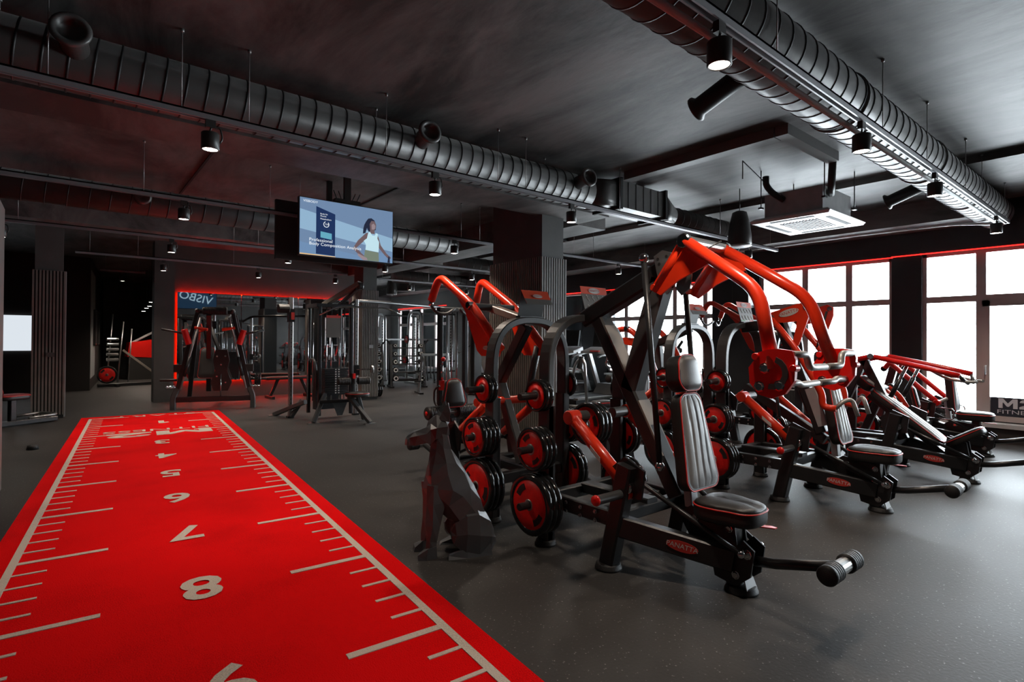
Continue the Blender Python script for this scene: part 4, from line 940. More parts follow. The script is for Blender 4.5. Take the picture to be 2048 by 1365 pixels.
# ---------------------------------------------------------------- small padded stand between the rows
st = thing('preacher_stand', 'low black stand with a small red-piped pad right of the nearest press plates', 'gym bench', (3.80, 3.35, 0))
seat_pad(st, (0, 0, .72), (-1, 0, 0), .22, .16, .14, .06, 'arm_pad')
MB().bar((.05, 0, .03), (.05, 0, .72), .06, .07, (1, 0, 0)).build('post', black, st); MB().bar((-.14, 0, .05), (.28, 0, .05), .08, .06, (0, 1, 0)).build('floor_beam', black, st); MB().bar((-.0, -.22, .03), (-.0, .22, .03), .08, .05, (1, 0, 0)).build('cross_foot', black, st)
MB().cyl((.08, 0, .745), (.22, 0, .745), .032).build('sleeve', black2, st)
bb = MB(); bolt(bb, (.014, 0, .60)); bb.build('knob', chrome, st)

# ---------------------------------------------------------------- third: lying press, fourth: seated press at the window
def make_lying():
    r = thing('incline_press_machine', 'lying leverage press with a long sloping grey pad near the window', 'gym machine', (6.68, 1.80, 0))
    W = lambda x, y, z: V(x-6.68, y-1.80, z)
    base(r, arch=False); horns(r)
    r.location.y = 1.80
    for s_ in (-1, 1): MB().bar((s_*.355, .62, .03), (s_*.355, .60, 1.02), .10, .055, (0, 1, 0)).build('storage_post', black, r)
    MB().bar((-.36, .60, 1.0), (.36, .60, 1.0), .05, .08, (0, 1, 0)).build('storage_top', black, r)
    MB().bar(W(6.68, 2.18, 1.17), W(6.68, 1.80, .34), .07, .08, (1, 0, 0)).build('mast_beam', black, r)
    MB().bar(W(6.68, 2.16, 1.17), W(6.68, 2.42, .5), .07, .08, (1, 0, 0)).build('mast_brace', black, r)
    MB().cyl(W(6.44, 2.03, 1.185), W(6.92, 2.03, 1.185), .028).build('pivot_tube', steel, r)
    up = (W(6.68, 2.02, .80)-W(6.68, 1.46, .36)).normalized()
    pad(r, W(6.68, 1.50, .31), V(1, 0, 0), up, .26, .24, .76, .085, 'long_pad')
    pad(r, W(6.68, 1.50, .31)+up*.78, V(1, 0, 0), up, .19, .17, .17, .11, 'headrest', grooves=False, bulge=.03, nu=16)
    MB().bar(W(6.68, 1.45, .22), W(6.68, 2.12, .76), .06, .05, (1, 0, 0)).build('pad_rail', black, r)
    seat_pad(r, W(6.68, 1.28, .40), (0, -.83, .55), .32, .26, .24, .075)
    MB().plate([(-.05, 0), (.16, .04), (.13, .22), (-.02, .26)], W(6.63, 1.42, .16), (0, -1, 0), (0, 0, 1), .01).build('seat_carriage', black, r)
    MB().plate([(-.05, 0), (.16, .04), (.13, .22), (-.02, .26)], W(6.73, 1.42, .16), (0, -1, 0), (0, 0, 1), .01).build('seat_carriage', black, r)
    for s_ in (-1, 1):
        x = 6.68+s_*.22
        MB().tube([W(x, 2.20, 1.14), W(x, 2.03, 1.185), W(x+s_*.02, 1.55, 1.08), W(x+s_*.03, 1.30, 1.02)], .026, 12, .06).build('red_arm', redd, r)
        MB().cyl(W(x-s_*.01, 2.03, 1.185), W(x+s_*.04, 2.03, 1.185), .030).build('pivot_cap', chrome, r)
        MB().tube([W(x+s_*.02, 1.52, 1.06), W(x-s_*.03, 1.42, .99), W(x-s_*.06, 1.25, .96), W(x-s_*.10, 1.20, .965)], .014, 10, .05).build('curved_grip', alu, r)
        MB().tube([W(x+s_*.03, 1.31, 1.02), W(x-s_*.12, 1.27, .945)], .016, 10).build('hand_grip', black2, r)
        MB().tube([W(x, 1.72, 1.10), W(x, 1.86, .78)], .016, 10).build('shock_absorber', chrome, r)
        MB().tube([W(x, 1.78, .96), W(x, 1.86, .78)], .022, 10).build('shock_sleeve', black, r)
    return r
m3 = make_lying()
load(6.68, 1.80, False, (0, 2, 2), 'lying press', (-1,))
plates(.105, .036, 6.36, -1, 2.30, 1.02, 1, 'upper pivot of the lying press', 'plates stored on the machines')
def make_seated():
    r = thing('shoulder_press_machine', 'seated leverage press nearest the glass door', 'gym machine', (8.38, 1.98, 0))
    W = lambda x, y, z: V(x-8.38, y-1.98, z)
    base(r, arch=False, word=False); horns(r); seat_group(r, z=.46, y=-.44, yb=-.26, back=(.15, .24, .50), zb=.50, lean=.10, head=False)
    MB().bar(W(8.38, 2.55, .3), W(8.38, 2.35, 1.12), .07, .09, (1, 0, 0)).build('mast_beam', black, r)
    MB().cyl(W(8.12, 2.35, 1.08), W(8.64, 2.35, 1.08), .028).build('pivot_tube', steel, r)
    for s_ in (-1, 1):
        x = 8.38+s_*.26
        MB().tube([W(x, 2.40, 1.0), W(x, 2.35, 1.08), W(x, 1.95, .70), W(x, 1.86, .62)], .030, 12, .05).build('red_arm', redd, r)
        MB().cyl(W(x-s_*.04, 1.86, .61), W(x+s_*.04, 1.86, .61), .036).build('red_sleeve', redd, r)
        MB().cyl(W(x-s_*.04, 1.86, .61), W(x-s_*.17, 1.80, .65), .022).build('grip', alu, r)
        MB().tube([W(x, 2.0, .42), W(x, 1.70, .42), W(x, 1.70, .55), W(x, 2.0, .55)], .008, 8, .04).build('guard_loop', chrome, r)
    return r
m4 = make_seated()
load(8.38, 1.98, False, (1, 1, 2), 'press by the glass door', (-1,))

# red-framed abductor between the second and third machine
ab = thing('calf_machine', 'compact red-framed machine standing between the lying press and the glass door press', 'gym machine', (7.52, 2.22, 0), 0)
for s_ in (-1, 1):
    MB().tube([(s_*.20, -.36, .05), (s_*.20, -.30, .32), (s_*.12, -.1, .72), (s_*.10, .0, .80)], .028, 10, .08).build('red_side_frame', red, ab)
    MB().cyl((s_*.10, -.02, .80), (s_*.30, -.02, .80), .040).build('shoulder_pad', leather, ab)
    MB().tube([(s_*.20, -.32, .22), (s_*.20, .22, .12), (s_*.20, .26, .04)], .026, 10, .05).build('red_floor_rail', redd, ab)
MB().cyl((-.22, -.30, .30), (.22, -.30, .30), .022).build('red_crossbar', red, ab)
MB().cyl((-.22, -.12, .52), (.22, -.12, .52), .020).build('red_crossbar', red, ab)
MB().bar((0, .0, .82), (0, .30, .05), .07, .08, (1, 0, 0)).build('mast', black, ab)
MB().bar((-.30, .28, .04), (.30, .28, .04), .08, .06, (0, 1, 0)).build('rear_foot', black, ab)
MB().box((-.05, -.16, .60), (.05, -.14, .63)).build('pale_label', whitelabel, ab)
pad(ab, V(.14, -.26, .56), V(1, 0, 0), V(0, .25, 1), .12, .10, .26, .05, 'side_pad', leather, leather, grooves=False, nu=12)

# ================================================================ low-poly dog statue
def dog():
    pts = []
    rings = []
    # local: f forwards, s sideways (towards viewer -), z up.  sections: centre f, z, half width, half depth, tilt
    def sec(f, z, hw, hd, tl, n=8, tw=0):
        rr = []
        for k in range(n):
            a = 2*PI*(k+.5)/n+tw; rr.append(V(f+math.cos(a)*hd*math.cos(tl), math.sin(a)*hw, z+math.cos(a)*hd*math.sin(tl)))
        return rr
    m = MB()
    def hz(z, f0, f1, hw, n=8):
        c, d = (f0+f1)/2, (f1-f0)/2
        return [V(c+d*math.copysign(abs(math.cos(a))**.8, math.cos(a)), hw*math.sin(a), z+.35*z*0) for a in [2*PI*(k+.5*(int(z*50) % 2))/n for k in range(n)]]
    m.loft([hz(.05, -.21, -.12, .06), hz(.12, -.225, -.04, .12), hz(.22, -.205, .06, .13), hz(.31, -.165, .14, .125), hz(.41, -.12, .188, .115), hz(.49, -.075, .185, .105), hz(.57, -.02, .160, .085), hz(.65, .018, .148, .066), hz(.72, .040, .145, .058), hz(.77, .045, .15, .056)])
    def hs(f, z0, z1, hw): return [V(f, hw*.55, z1), V(f, hw, z1-(z1-z0)*.35), V(f, hw*.8, z0), V(f, -hw*.8, z0), V(f, -hw, z1-(z1-z0)*.35), V(f, -hw*.55, z1)]
    m.loft([hs(.035, .74, .80, .035), hs(.07, .715, .845, .062), hs(.12, .70, .850, .066), hs(.160, .690, .815, .056), hs(.185, .688, .785, .040), hs(.245, .682, .765, .034), hs(.285, .680, .745, .028), hs(.300, .690, .730, .020)])
    for s_ in (-1, 1):
        m.loft([[V(.035, s_*.012, .82), V(.105, s_*.030, .83), V(.045, s_*.068, .81)], [V(.030, s_*.020, .87), V(.088, s_*.036, .875), V(.04, s_*.066, .865)], [V(.050, s_*.038, .94), V(.055, s_*.042, .94), V(.048, s_*.046, .935)]])
        def lg(f, z, s0, hw, hd, n=5): return [V(f+math.cos(2*PI*k/n)*hd, s_*s0+math.sin(2*PI*k/n)*hw, z) for k in range(n)]
        m.loft([lg(.115, .44, .055, .055, .075), lg(.125, .33, .060, .050, .060), lg(.140, .20, .068, .036, .044), lg(.155, .10, .072, .029, .034), lg(.160, .04, .074, .030, .034)])
        m.loft([[V(.125, s_*.074-.032, 0), V(.125, s_*.074+.032, 0), V(.14, s_*.074+.028, .065), V(.14, s_*.074-.028, .065)], [V(.19, s_*.074-.036, 0), V(.19, s_*.074+.036, 0), V(.19, s_*.074+.028, .056), V(.19, s_*.074-.028, .056)], [V(.240, s_*.074-.026, 0), V(.240, s_*.074+.026, 0), V(.236, s_*.074+.016, .028), V(.236, s_*.074-.016, .028)]])
        def hn(f, z0, z1, w0, w1): return [V(f, s_*w0, z0+(z1-z0)*.1), V(f, s_*w1, z0), V(f, s_*(w1+.015), z0+(z1-z0)*.45), V(f, s_*w1*.93, z1-(z1-z0)*.12), V(f, s_*w0, z1)]
        m.loft([hn(-.245, .06, .13, .05, .09), hn(-.21, .02, .22, .03, .125), hn(-.13, .01, .29, .03, .15), hn(-.05, .02, .28, .03, .145), hn(.015, .07, .21, .05, .115), hn(.035, .11, .16, .07, .095)])
        m.loft([[V(-.21, s_*.09, 0), V(-.21, s_*.150, 0), V(-.20, s_*.145, .08), V(-.20, s_*.09, .08)], [V(-.05, s_*.09, 0), V(-.05, s_*.158, 0), V(-.05, s_*.146, .055), V(-.05, s_*.10, .055)], [V(.065, s_*.108, 0), V(.065, s_*.150, 0), V(.055, s_*.138, .02), V(.055, s_*.118, .02)]])
    # tail
    m.loft([[V(-.20, -.015, .03), V(-.20, .015, .03), V(-.19, 0, .07)], [V(-.26, -.012, .0), V(-.26, .012, .0), V(-.255, 0, .03)]])
    o = m.build('dog_sculpture', statue)
    # irregular facets
    for v in o.data.vertices:
        if v.co.z > .01: v.co += V(random.uniform(-.007, .007), random.uniform(-.007, .007), random.uniform(-.008, .008))
    return o
dg = dog()
# triangulate so every facet catches its own light
import bmesh
bm = bmesh.new(); bm.from_mesh(dg.data); bmesh.ops.triangulate(bm, faces=bm.faces[:], quad_method='SHORT_EDGE'); bmesh.ops.subdivide_edges(bm, edges=[e for e in bm.edges if e.calc_length() > .15], cuts=1); [setattr(v, 'co', v.co+V(random.uniform(-.007, .007), random.uniform(-.007, .007), random.uniform(-.006, .006))) for v in bm.verts if v.co.z > .03]; bmesh.ops.triangulate(bm, faces=bm.faces[:]); bmesh.ops.recalc_face_normals(bm, faces=bm.faces[:]); bm.to_mesh(dg.data); bm.free()
fx, fy = -.943, .333
dg.matrix_world = Matrix.Translation((1.90, 2.90, 0)) @ Matrix.Rotation(math.atan2(fy, fx), 4, 'Z')
tag(dg, 'black faceted statue of a sitting dog beside the weight machines', 'statue')

# ================================================================ black A-frame leverage machine before the mirror
def a_frame():
    r = thing('lever_squat_machine', 'black A-frame squat machine with chrome guide rods in front of the red-lit mirror', 'gym machine', (2.18, 11.62, 0), -.30)
    for s_ in (-1, 1):
        MB().rsweep([(s_*.67, 0, 0), (s_*.67, 0, .24), (s_*.60, .03, .40)], .10, .09, (0, 1, 0), .10).build('curved_foot', black2, r)
        MB().bar((s_*.62, .02, .30), (s_*.30, .10, 1.84), .09, .07, (0, 1, 0)).build('inclined_post', black, r)
        MB().bar((s_*.60, 1.25, .03), (s_*.32, .30, 1.80), .08, .07, (1, 0, 0)).build('rear_post', black, r)
        MB().tube([(s_*.55, -.03, .38), (s_*.24, .04, 1.74)], .017, 10).build('guide_rod', alu, r)
        MB().tube([(s_*.49, -.04, .62), (s_*.40, .0, .98)], .030, 12).build('guide_sleeve', black, r)
        MB().cyl((s_*.42, -.03, 1.22), (s_*.50, -.03, 1.50), .055).build('red_counter_sleeve', redd, r)
        MB().tube([(s_*.48, 0, 1.42), (s_*.86, -.05, 1.50)], .020, 10).build('side_handle', black2, r)
        MB().cyl((s_*.62, .08, .55), (s_*.90, .08, .55), .024).build('plate_horn', black, r)
        MB().box((s_*.60-.07, .0, .70), (s_*.60+.07, .16, .84)).build('stop_block', rubberm, r)
        for k in range(3): MB().lathe([(0, 0), (.028, 0), (.03, .012), (0, .016)], (s_*(.66+.05*k), -.02, .42), (0, -1, 0), 12).build('lock_knob', chrome, r)
        MB().ball((s_*.30, .06, 1.86), .045, 12).build('top_joint', black2, r)
    MB().bar((-.64, .0, .19), (.64, .0, .19), .08, .10, (0, 1, 0)).build('floor_crossbar', black, r)
    MB().bar((-.30, .10, 1.84), (.30, .10, 1.84), .07, .07, (0, 1, 0)).build('top_crossbar', black, r)
    roller(r, (-.21, .04, 1.86), (.21, .04, 1.86), .075, 'top_pad', rubberm)
    MB().bar((-.10, .02, 1.78), (-.16, .6, .3), .09, .08, (1, 0, 0)).build('centre_beam', black, r)
    pad(r, (-.16, .25, .55), (1, 0, 0), (0, .35, 1), .30, .24, .62, .07, 'back_pad', leather, leather, grooves=False, nu=14)
    MB().platep([(.02, .0, 1.12), (.22, .0, 1.12), (.26, .0, .92), (.22, .0, .72), (.30, .0, .50), (.24, .0, .34), (.0, .0, .34), (-.06, .0, .50), (.02, .0, .72), (-.02, .0, .92)], (0, 1, 0), .10).build('carriage', black, r)
    MB().tube([(.12, -.07, .24), (.12, -.07, .66)], .012, 8).build('carriage_rod', chrome, r)
    for a, b_ in ((.05, 1.0), (.19, 1.0), (.12, .84), (.05, .62), (.20, .50)): bolt(MB(), (a, -.052, b_), (0, -1, 0), .014).build('carriage_bolt', chrome, r)
    for s_ in (-1, 1): MB().cyl((s_*.12, .0, 1.50), (s_*.34, .05, 1.54), .03).build('red_arm', red, r)
    MB().bar((0, .02, .19), (0, 1.2, .08), .08, .08, (1, 0, 0)).build('floor_spine', black, r)
    return r
a_frame()
for k in range(3):
    o = make_plate('weight_plate', .12, .035) if k == 0 else dup(first_ap, (0, 0, 0), None)
    if k == 0: first_ap = o
    o.location = (2.18+.735*math.cos(.3)+.036*k, 11.62-.735*math.sin(.3)+.08-.011*k, .55); o.rotation_euler = (0, 0, -.3)
    o['label'] = ['inner', 'middle', 'outer'][k]+' small plate on the right horn of the A-frame machine'; o['group'] = 'plates stored on the machines'

# flat bench before the mirror
fb = thing('flat_bench', 'low flat bench with a brown pad between A-frame and cable station', 'gym bench', (3.95, 12.9, 0), .05)
pad(fb, (-.55, 0, .42), (0, -1, 0), (1, 0, 0), .28, .28, 1.15, .07, 'bench_pad', mat('brown_leather', (.10, .055, .045), .4), leather, grooves=False, nu=10)
for x in (-.42, .45): MB().bar((x, -.25, .03), (x, .25, .03), .06, .06, (0, 1, 0) if False else (1, 0, 0)).build('floor_bar', black, fb); MB().bar((x, 0, .03), (x*.6, 0, .42), .06, .06, (0, 1, 0)).build('leg', black, fb)

# ================================================================ cable station with two weight stacks and seats
def cable_station():
    r = thing('cable_station', 'multi-cable station with chrome columns and a black weight stack near the turf start', 'gym machine', (3.45, 9.05, 0), 0)
    W = lambda x, y, z: V(x-3.45, y-9.05, z)
    for x, y in ((2.94, 9.53), (3.97, 9.24)):
        MB().bar(W(x, y, .02), W(x, y, 2.04), .065, .065, (1, 0, 0)).build('chrome_column', steel, r)
        hm = MB()
        for k in range(24): hm.lathe([(0, .001), (.008, .001), (.008, 0)], W(x, y-.033, .25+k*.068), (0, -1, 0), 8, False)
        hm.build('column_holes', slat_b, r, None, 'stuff')
        MB().box(W(x-.05, y-.05, 0), W(x+.05, y+.05, .03)).build('column_foot', black, r)
    MB().box(W(2.89, 9.48, 1.62), W(2.99, 9.58, 1.84)).build('pulley_carriage', black, r); MB().box(W(2.93, 9.47, 1.66), W(2.98, 9.48, 1.78)).build('red_label', redlabel, r)
    MB().box(W(3.92, 9.19, .70), W(4.02, 9.29, .88)).build('pulley_carriage', black, r)
    MB().tube([W(3.97, 9.2, .80), W(4.25, 9.1, .80)], .014, 8).build('side_arm', chrome, r); MB().cyl(W(4.20, 9.11, .80), W(4.24, 9.10, .80), .07).build('round_cap', steel, r)
    MB().cyl(W(2.72, 9.50, 1.84), W(2.90, 9.50, 1.84), .075).build('pulley_wheel', rubberm, r)
    for x in (3.15, 3.68):
        for y in (8.75, 9.25): MB().bar(W(x, y, .10), W(x, y, 1.86), .05, .06, (1, 0, 0)).build('upright', black, r)
    MB().bar(W(3.10, 9.0, 1.88), W(3.74, 9.0, 1.88), .5, .06, (0, 1, 0)).build('top_frame', black, r)
    for x in (3.28, 3.36, 3.50, 3.58): MB().tube([W(x, 8.80, .3), W(x, 8.80, 1.85)], .012, 8).build('guide_rod', chrome, r)
    for x in (3.12, 3.2, 3.64): MB().tube([W(x, 9.2, .3), W(x, 9.2, 1.85)], .010, 8).build('guide_rod', chrome, r)
    pr = MB().box(W(3.24, 8.74, .42), W(3.62, 8.88, .44)).build('stack_base', black, r)
    for k in range(11):
        MB().box(W(3.235, 8.73, .44+k*.038), W(3.625, 8.89, .473+k*.038)).build('stack_plate', black, r)
        MB().box(W(3.40, 8.728, .448+k*.038), W(3.425, 8.73, .466+k*.038)).box(W(3.45, 8.728, .448+k*.038), W(3.475, 8.73, .466+k*.038)).build('plate_numbers', whitelabel, r, None, 'stuff')
    MB().box(W(3.24, 9.14, .15), W(3.62, 9.30, .95)).build('rear_stack', black, r)
    MB().platep([W(3.26, 8.76, 1.72), W(3.50, 8.76, 1.72), W(3.50, 8.76, 1.36), W(3.26, 8.76, 1.36)], (0, 1, 0), .004).build('clear_guard', placard_g, r); MB().platep([W(3.26, 8.757, 1.72), W(3.50, 8.757, 1.72), W(3.50, 8.757, 1.68), W(3.26, 8.757, 1.68)], (0, 1, 0), .003).build('guard_header', redlabel, r)
    # slanted high pulley arm and lat bar
    MB().bar(W(3.30, 9.0, 1.90), W(3.60, 8.25, 2.22), .07, .08, (1, 0, 0)).build('high_arm', taupe, r); MB().bar(W(3.52, 8.9, 1.90), W(3.58, 8.30, 2.14), .05, .05, (1, 0, 0)).build('arm_strut', black, r)
    MB().cyl(W(3.57, 8.24, 2.18), W(3.64, 8.24, 2.18), .06).build('pulley_wheel', black, r)
    MB().tube([W(3.62, 8.24, 2.12), W(3.62, 8.24, 1.88)], .004, 6).build('cable', black, r)
    MB().tube([W(2.98, 8.30, 1.70), W(3.25, 8.24, 1.84), W(4.0, 8.10, 1.84), W(4.22, 8.05, 1.74)], .013, 10, .1).build('lat_bar', chrome, r)
    # seat with thigh rollers
    seat_pad(r, W(3.60, 8.30, .42), (0, -1, 0), .34, .36, .34, .07)
    for a, b_ in ((V(3.50, 8.40, .42), V(3.72, 8.08, .02)), (V(3.66, 8.42, .42), V(3.80, 8.50, .02)), (V(3.22, 8.70, .46), V(3.02, 8.62, .02)), (V(3.05, 9.1, .3), V(2.80, 9.95, .02)), (V(3.1, 9.4, .3), V(2.95, 9.50, .02))):
        MB().bar(W(*a), W(*b_), .06, .07, (1, 0, 0)).build('leg', black2, r)
    for x, y in ((3.72, 8.08), (3.02, 8.62), (3.80, 8.5), (2.8, 9.95)): MB().box(W(x-.09, y-.04, 0), W(x+.09, y+.04, .012)).build('foot_plate', steel, r)
    MB().bar(W(3.60, 8.45, .42), W(3.60, 8.50, .78), .05, .05, (1, 0, 0)).build('roller_post', black, r)
    roller(r, W(3.54, 8.45, .66), W(3.34, 8.47, .66), .06, 'thigh_roller', leather); roller(r, W(3.66, 8.44, .66), W(3.86, 8.42, .66), .06, 'thigh_roller', leather)
    MB().box(W(3.58, 8.42, .70), W(3.62, 8.46, .78)).build('red_pin', redd, r)
    MB().plate([(-.14, .26), (.14, .26), (.04, 0), (-.04, 0)], W(3.44, 8.62, .10), (1, 0, 0), (0, 0, 1), .02).build('kick_plate', black2, r)
    MB().bar(W(3.10, 8.6, .34), W(3.75, 8.5, .34), .05, .05, (0, 1, 0)).build('low_crossbar', black, r)
    MB().tube([W(3.12, 9.1, 1.0), W(3.12, 8.9, 1.0), W(3.12, 8.8, .8), W(3.12, 8.8, .5)], .02, 8, .08).build('bent_bar', black2, r)
    # crossover beam to the right
    MB().tube([W(3.72, 9.05, 1.84), W(3.97, 9.3, 2.02), W(4.6, 9.6, 2.04), W(7.56, 10.98, 2.08)], .032, 10, .15).build('crossover_beam', black, r)
    return r
cable_station()
ct = thing('crossover_tower', 'distant chrome crossover column with black stack left of the broad pillar', 'gym machine', (7.64, 11.02, 0))
MB().bar((0, 0, .02), (0, 0, 2.14), .08, .08, (1, 0, 0)).build('chrome_column', steel, ct)
MB().box((.05, -.15, .05), (.26, .15, 2.1)).build('tower_shroud', bronze, ct)
MB().bar((-.02, 0, .05), (.3, 0, .05), .4, .06, (0, 1, 0)).build('tower_foot', black, ct)
MB().tube([(-.02, -.05, 1.2), (-.12, -.1, 1.15), (-.16, -.1, 1.3)], .015, 8, .03).build('cable_grip', chrome, ct)
def tower(x, y, lb):
    r = thing('pulley_tower', lb, 'gym machine', (x, y, 0))
    for a in (-.22, .22): MB().bar((a, 0, .03), (a, 0, 1.78), .06, .08, (1, 0, 0)).build('upright', black, r)
    MB().bar((-.25, 0, 1.78), (.25, 0, 1.78), .10, .06, (0, 1, 0)).build('top_bar', black2, r)
    MB().bar((-.27, 0, .03), (.27, 0, .03), .5, .06, (0, 1, 0)).build('base_plate', black, r)
    for a in (-.09, .0, .09): MB().tube([(a, .02, .1), (a, .02, 1.75)], .010, 8).build('guide_rod', chrome, r)
    for k in range(9): MB().box((-.15, -.05, .10+k*.045), (.15, .09, .14+k*.045)).build('stack_plate', black, r)
    MB().ball((-.22, -.09, 1.05), .035, 12).build('red_knob', redd, r); MB().tube([(-.22, -.04, 1.05), (-.22, -.09, 1.05)], .01, 8).build('knob_pin', chrome, r)
    MB().tube([(-.22, -.06, .75), (-.22, -.06, 1.0)], .02, 12).build('coil_spring', chrome, r)
    MB().box((-.26, -.10, .60), (-.18, -.04, .74)).build('red_carriage', redd, r)
    return r
tower(4.45, 6.85, 'black pulley tower with red knob just left of the broad slatted pillar')
sb = thing('seated_row_bench', 'small cable bench standing left of the broad slatted pillar', 'gym bench', (4.30, 6.0, 0))
MB().bar((-.3, 0, .32), (.3, .1, .32), .06, .06, (0, 1, 0)).build('seat_rail', black2, sb); seat_pad(sb, (-.12, 0, .36), (-1, 0, 0), .30, .28, .24, .06)
for x in (-.26, .26): MB().bar((x, -.14, .02), (x*.8, 0, .32), .05, .05, (1, 0, 0)).build('leg', black, sb); MB().bar((x, .18, .02), (x*.8, 0, .32), .05, .05, (1, 0, 0)).build('leg', black, sb)

# ================================================================ dumbbell racks
def make_dumbbell(R, name='dumbbell'):
    d = thing(name, 'x', 'dumbbell')
    MB().cyl((0, -.075, 0), (0, .075, 0), .014, 8).build('handle', chrome, d)
    for s_ in (-1, 1):
        MB().lathe([(0, 0), (R, 0), (R, .07), (R*.9, .08), (0, .08)], (0, s_*.07, 0), (0, s_, 0), 14).build('head', rubber, d)
        MB().lathe([(R*.45, 0), (R*.78, .003), (R*.78, 0)], (0, s_*.151, 0), (0, s_, 0), 14, False).build('pale_ring', whitelabel, d)
    return d
DBP = {}
def db_rack(x, y, rz, lb, gl, tiers=5, both=True, n=1):
    r = thing('dumbbell_rack', lb, 'rack', (x, y, 0), rz)
    ca, sa = math.cos(rz), math.sin(rz)
    for s_ in (-1, 1):
        MB().bar((s_*.46, -.30, .03), (s_*.46, -.02, 1.20), .07, .06, (1, 0, 0)).build('upright', black2, r)
        MB().bar((s_*.46, .30, .03), (s_*.46, .02, 1.20), .07, .06, (1, 0, 0)).build('upright', black, r)
        MB().box((s_*.46-.06, -.36, 0), (s_*.46+.06, .36, .05)).build('floor_foot', black, r)
        MB().bar((s_*.46, -.02, 1.18), (s_*.58, -.04, 1.34), .04, .04, (0, 1, 0)).build('horn_tip', black, r)
    MB().bar((-.46, -.28, .22), (.46, -.28, .22), .05, .07, (0, 1, 0)).build('crossbar', black, r)
    for k in range(tiers):
        z = .26+k*.225; yy = -.26+.055*k
        MB().bar((-.46, yy, z-.055), (.46, yy, z-.055), .05, .04, (0, 1, 0)).build('tier_bar', black2, r)
        R = .085-.008*k
        for xx in (-.36, .36):
            key = round(R, 3)
            lx, ly = xx, yy-.02
            loc = (x+lx*ca-ly*sa, y+lx*sa+ly*ca, z+.012)
            side = 'left' if xx < 0 else 'right'
            lab = 'dumbbell at the %s end of the %s tier, %s' % (side, ['bottom', 'second lowest', 'middle', 'second highest', 'top'][k], gl)
            if key not in DBP: DBP[key] = make_dumbbell(R); o = DBP[key]; o.location = loc; o['label'] = lab; o.rotation_euler = (0, 0, rz)
            else: o = dup(DBP[key], loc, rz, lab)
            o['group'] = 'dumbbells on the racks'
    return r
db_rack(7.50, 13.9, -.35, 'right black pyramid rack of round dumbbells', 'right rack')
db_rack(6.62, 14.75, -.35, 'left black pyramid rack of round dumbbells beside the slatted pillar', 'left rack')
db_rack(8.3, 6.0, 1.35, 'dumbbell rack by the window behind the nearest press mast', 'window rack')
# power racks
def power_rack(x, y, rz, lb):
    r = thing('power_rack', lb, 'rack', (x, y, 0), rz)
    for s_ in (-1, 1):
        MB().rsweep([(s_*.55, -.5, .03), (s_*.55, -.42, 2.15), (s_*.55, .55, 2.20), (s_*.55, .75, .03)], .07, .07, (1, 0, 0), .25).build('side_frame', steel, r)
        MB().bar((s_*.55, -.1, .05), (s_*.55, -.1, 2.1), .07, .07, (1, 0, 0)).build('upright', steel, r)
        hm = MB()
        for k in range(18): hm.box((s_*.55-.015, -.137, .4+k*.09), (s_*.55+.015, -.135, .44+k*.09))
        hm.build('peg_holes', slat_b, r, None, 'stuff')
        MB().box((s_*.55-.05, -.55, 0), (s_*.55+.05, .8, .05)).build('floor_runner', steel, r)
        MB().cyl((s_*.60, .6, .7), (s_*.82, .6, .7), .025).build('plate_peg', black, r)
    MB().bar((-.55, .62, 1.35), (.55, .62, 1.35), .10, .06, (0, 1, 0)).build('name_board', galv, r)
    MB().bar((-.55, -.42, 2.12), (.55, -.42, 2.12), .05, .05, (0, 1, 0)).build('top_bar', black2, r)
    MB().bar((-.55, .6, .3), (.55, .6, .3), .06, .06, (0, 1, 0)).build('low_bar', black, r)
    return r
power_rack(8.6, 16.6, -.2, 'grey power rack farthest off before the pale end wall')
power_rack(8.75, 14.6, -.1, 'grey power rack behind the right dumbbell rack')
for k, (x, y, z, lb) in enumerate(((8.0, 14.0+.9, 1.35, 'red plate high on the rack peg'), (8.1, 15.2, .7, 'red plate low on the far rack peg'), (8.13, 15.2-.03, .7, 'second low plate on the far rack peg'))):
    plates(.14, .036, x, 1, y, z, 1, 'far power racks, peg %s' % ['high', 'low', 'lowest'][k], 'plates stored on the machines')
# floor items hanging rack with grips
hr = thing('accessory_stand', 'stand with hanging black ropes and grips in the middle distance', 'rack', (7.2, 11.9, 0), -.3)
for s_ in (-1, 1):
    MB().bar((s_*.40, 0, .03), (s_*.32, 0, 1.0), .06, .06, (0, 1, 0)).build('upright', steel, hr); MB().box((s_*.40-.05, -.3, 0), (s_*.40+.05, .3, .04)).build('floor_foot', black, hr)
MB().bar((-.34, 0, .96), (.34, 0, .96), .07, .06, (0, 1, 0)).build('top_bar', galv, hr)
for k in range(6):
    MB().tube([(-.30+k*.09, -.05, .92), (-.31+k*.09, -.07, .55+.05*(k % 2)), (-.29+k*.09, -.07, .30+.06*(k % 3))], .016, 8, .05).ball((-.29+k*.09, -.07, .28+.06*(k % 3)), .028, 8).build('rope_grip', rubberm, hr)
for s_ in (-1, 1):
    for k in range(3): MB().cyl((s_*.36, -.02, .3+k*.25), (s_*.52, -.02, .3+k*.25), .018, 10).build('side_peg', black, hr)
# plates leaning on the pillar of the cable station
for k in range(3): plates(.16, .04, 5.50, 1, 11.75+.0*k, .17, 1, 'floor right of the cable station pillar', 'plates on the floor') if k == 0 else plates(.16, .04, 5.50+.05*k, 1, 11.75, .17, 1, 'floor right of the cable station pillar, row %s' % ['', 'two', 'three'][k], 'plates on the floor')

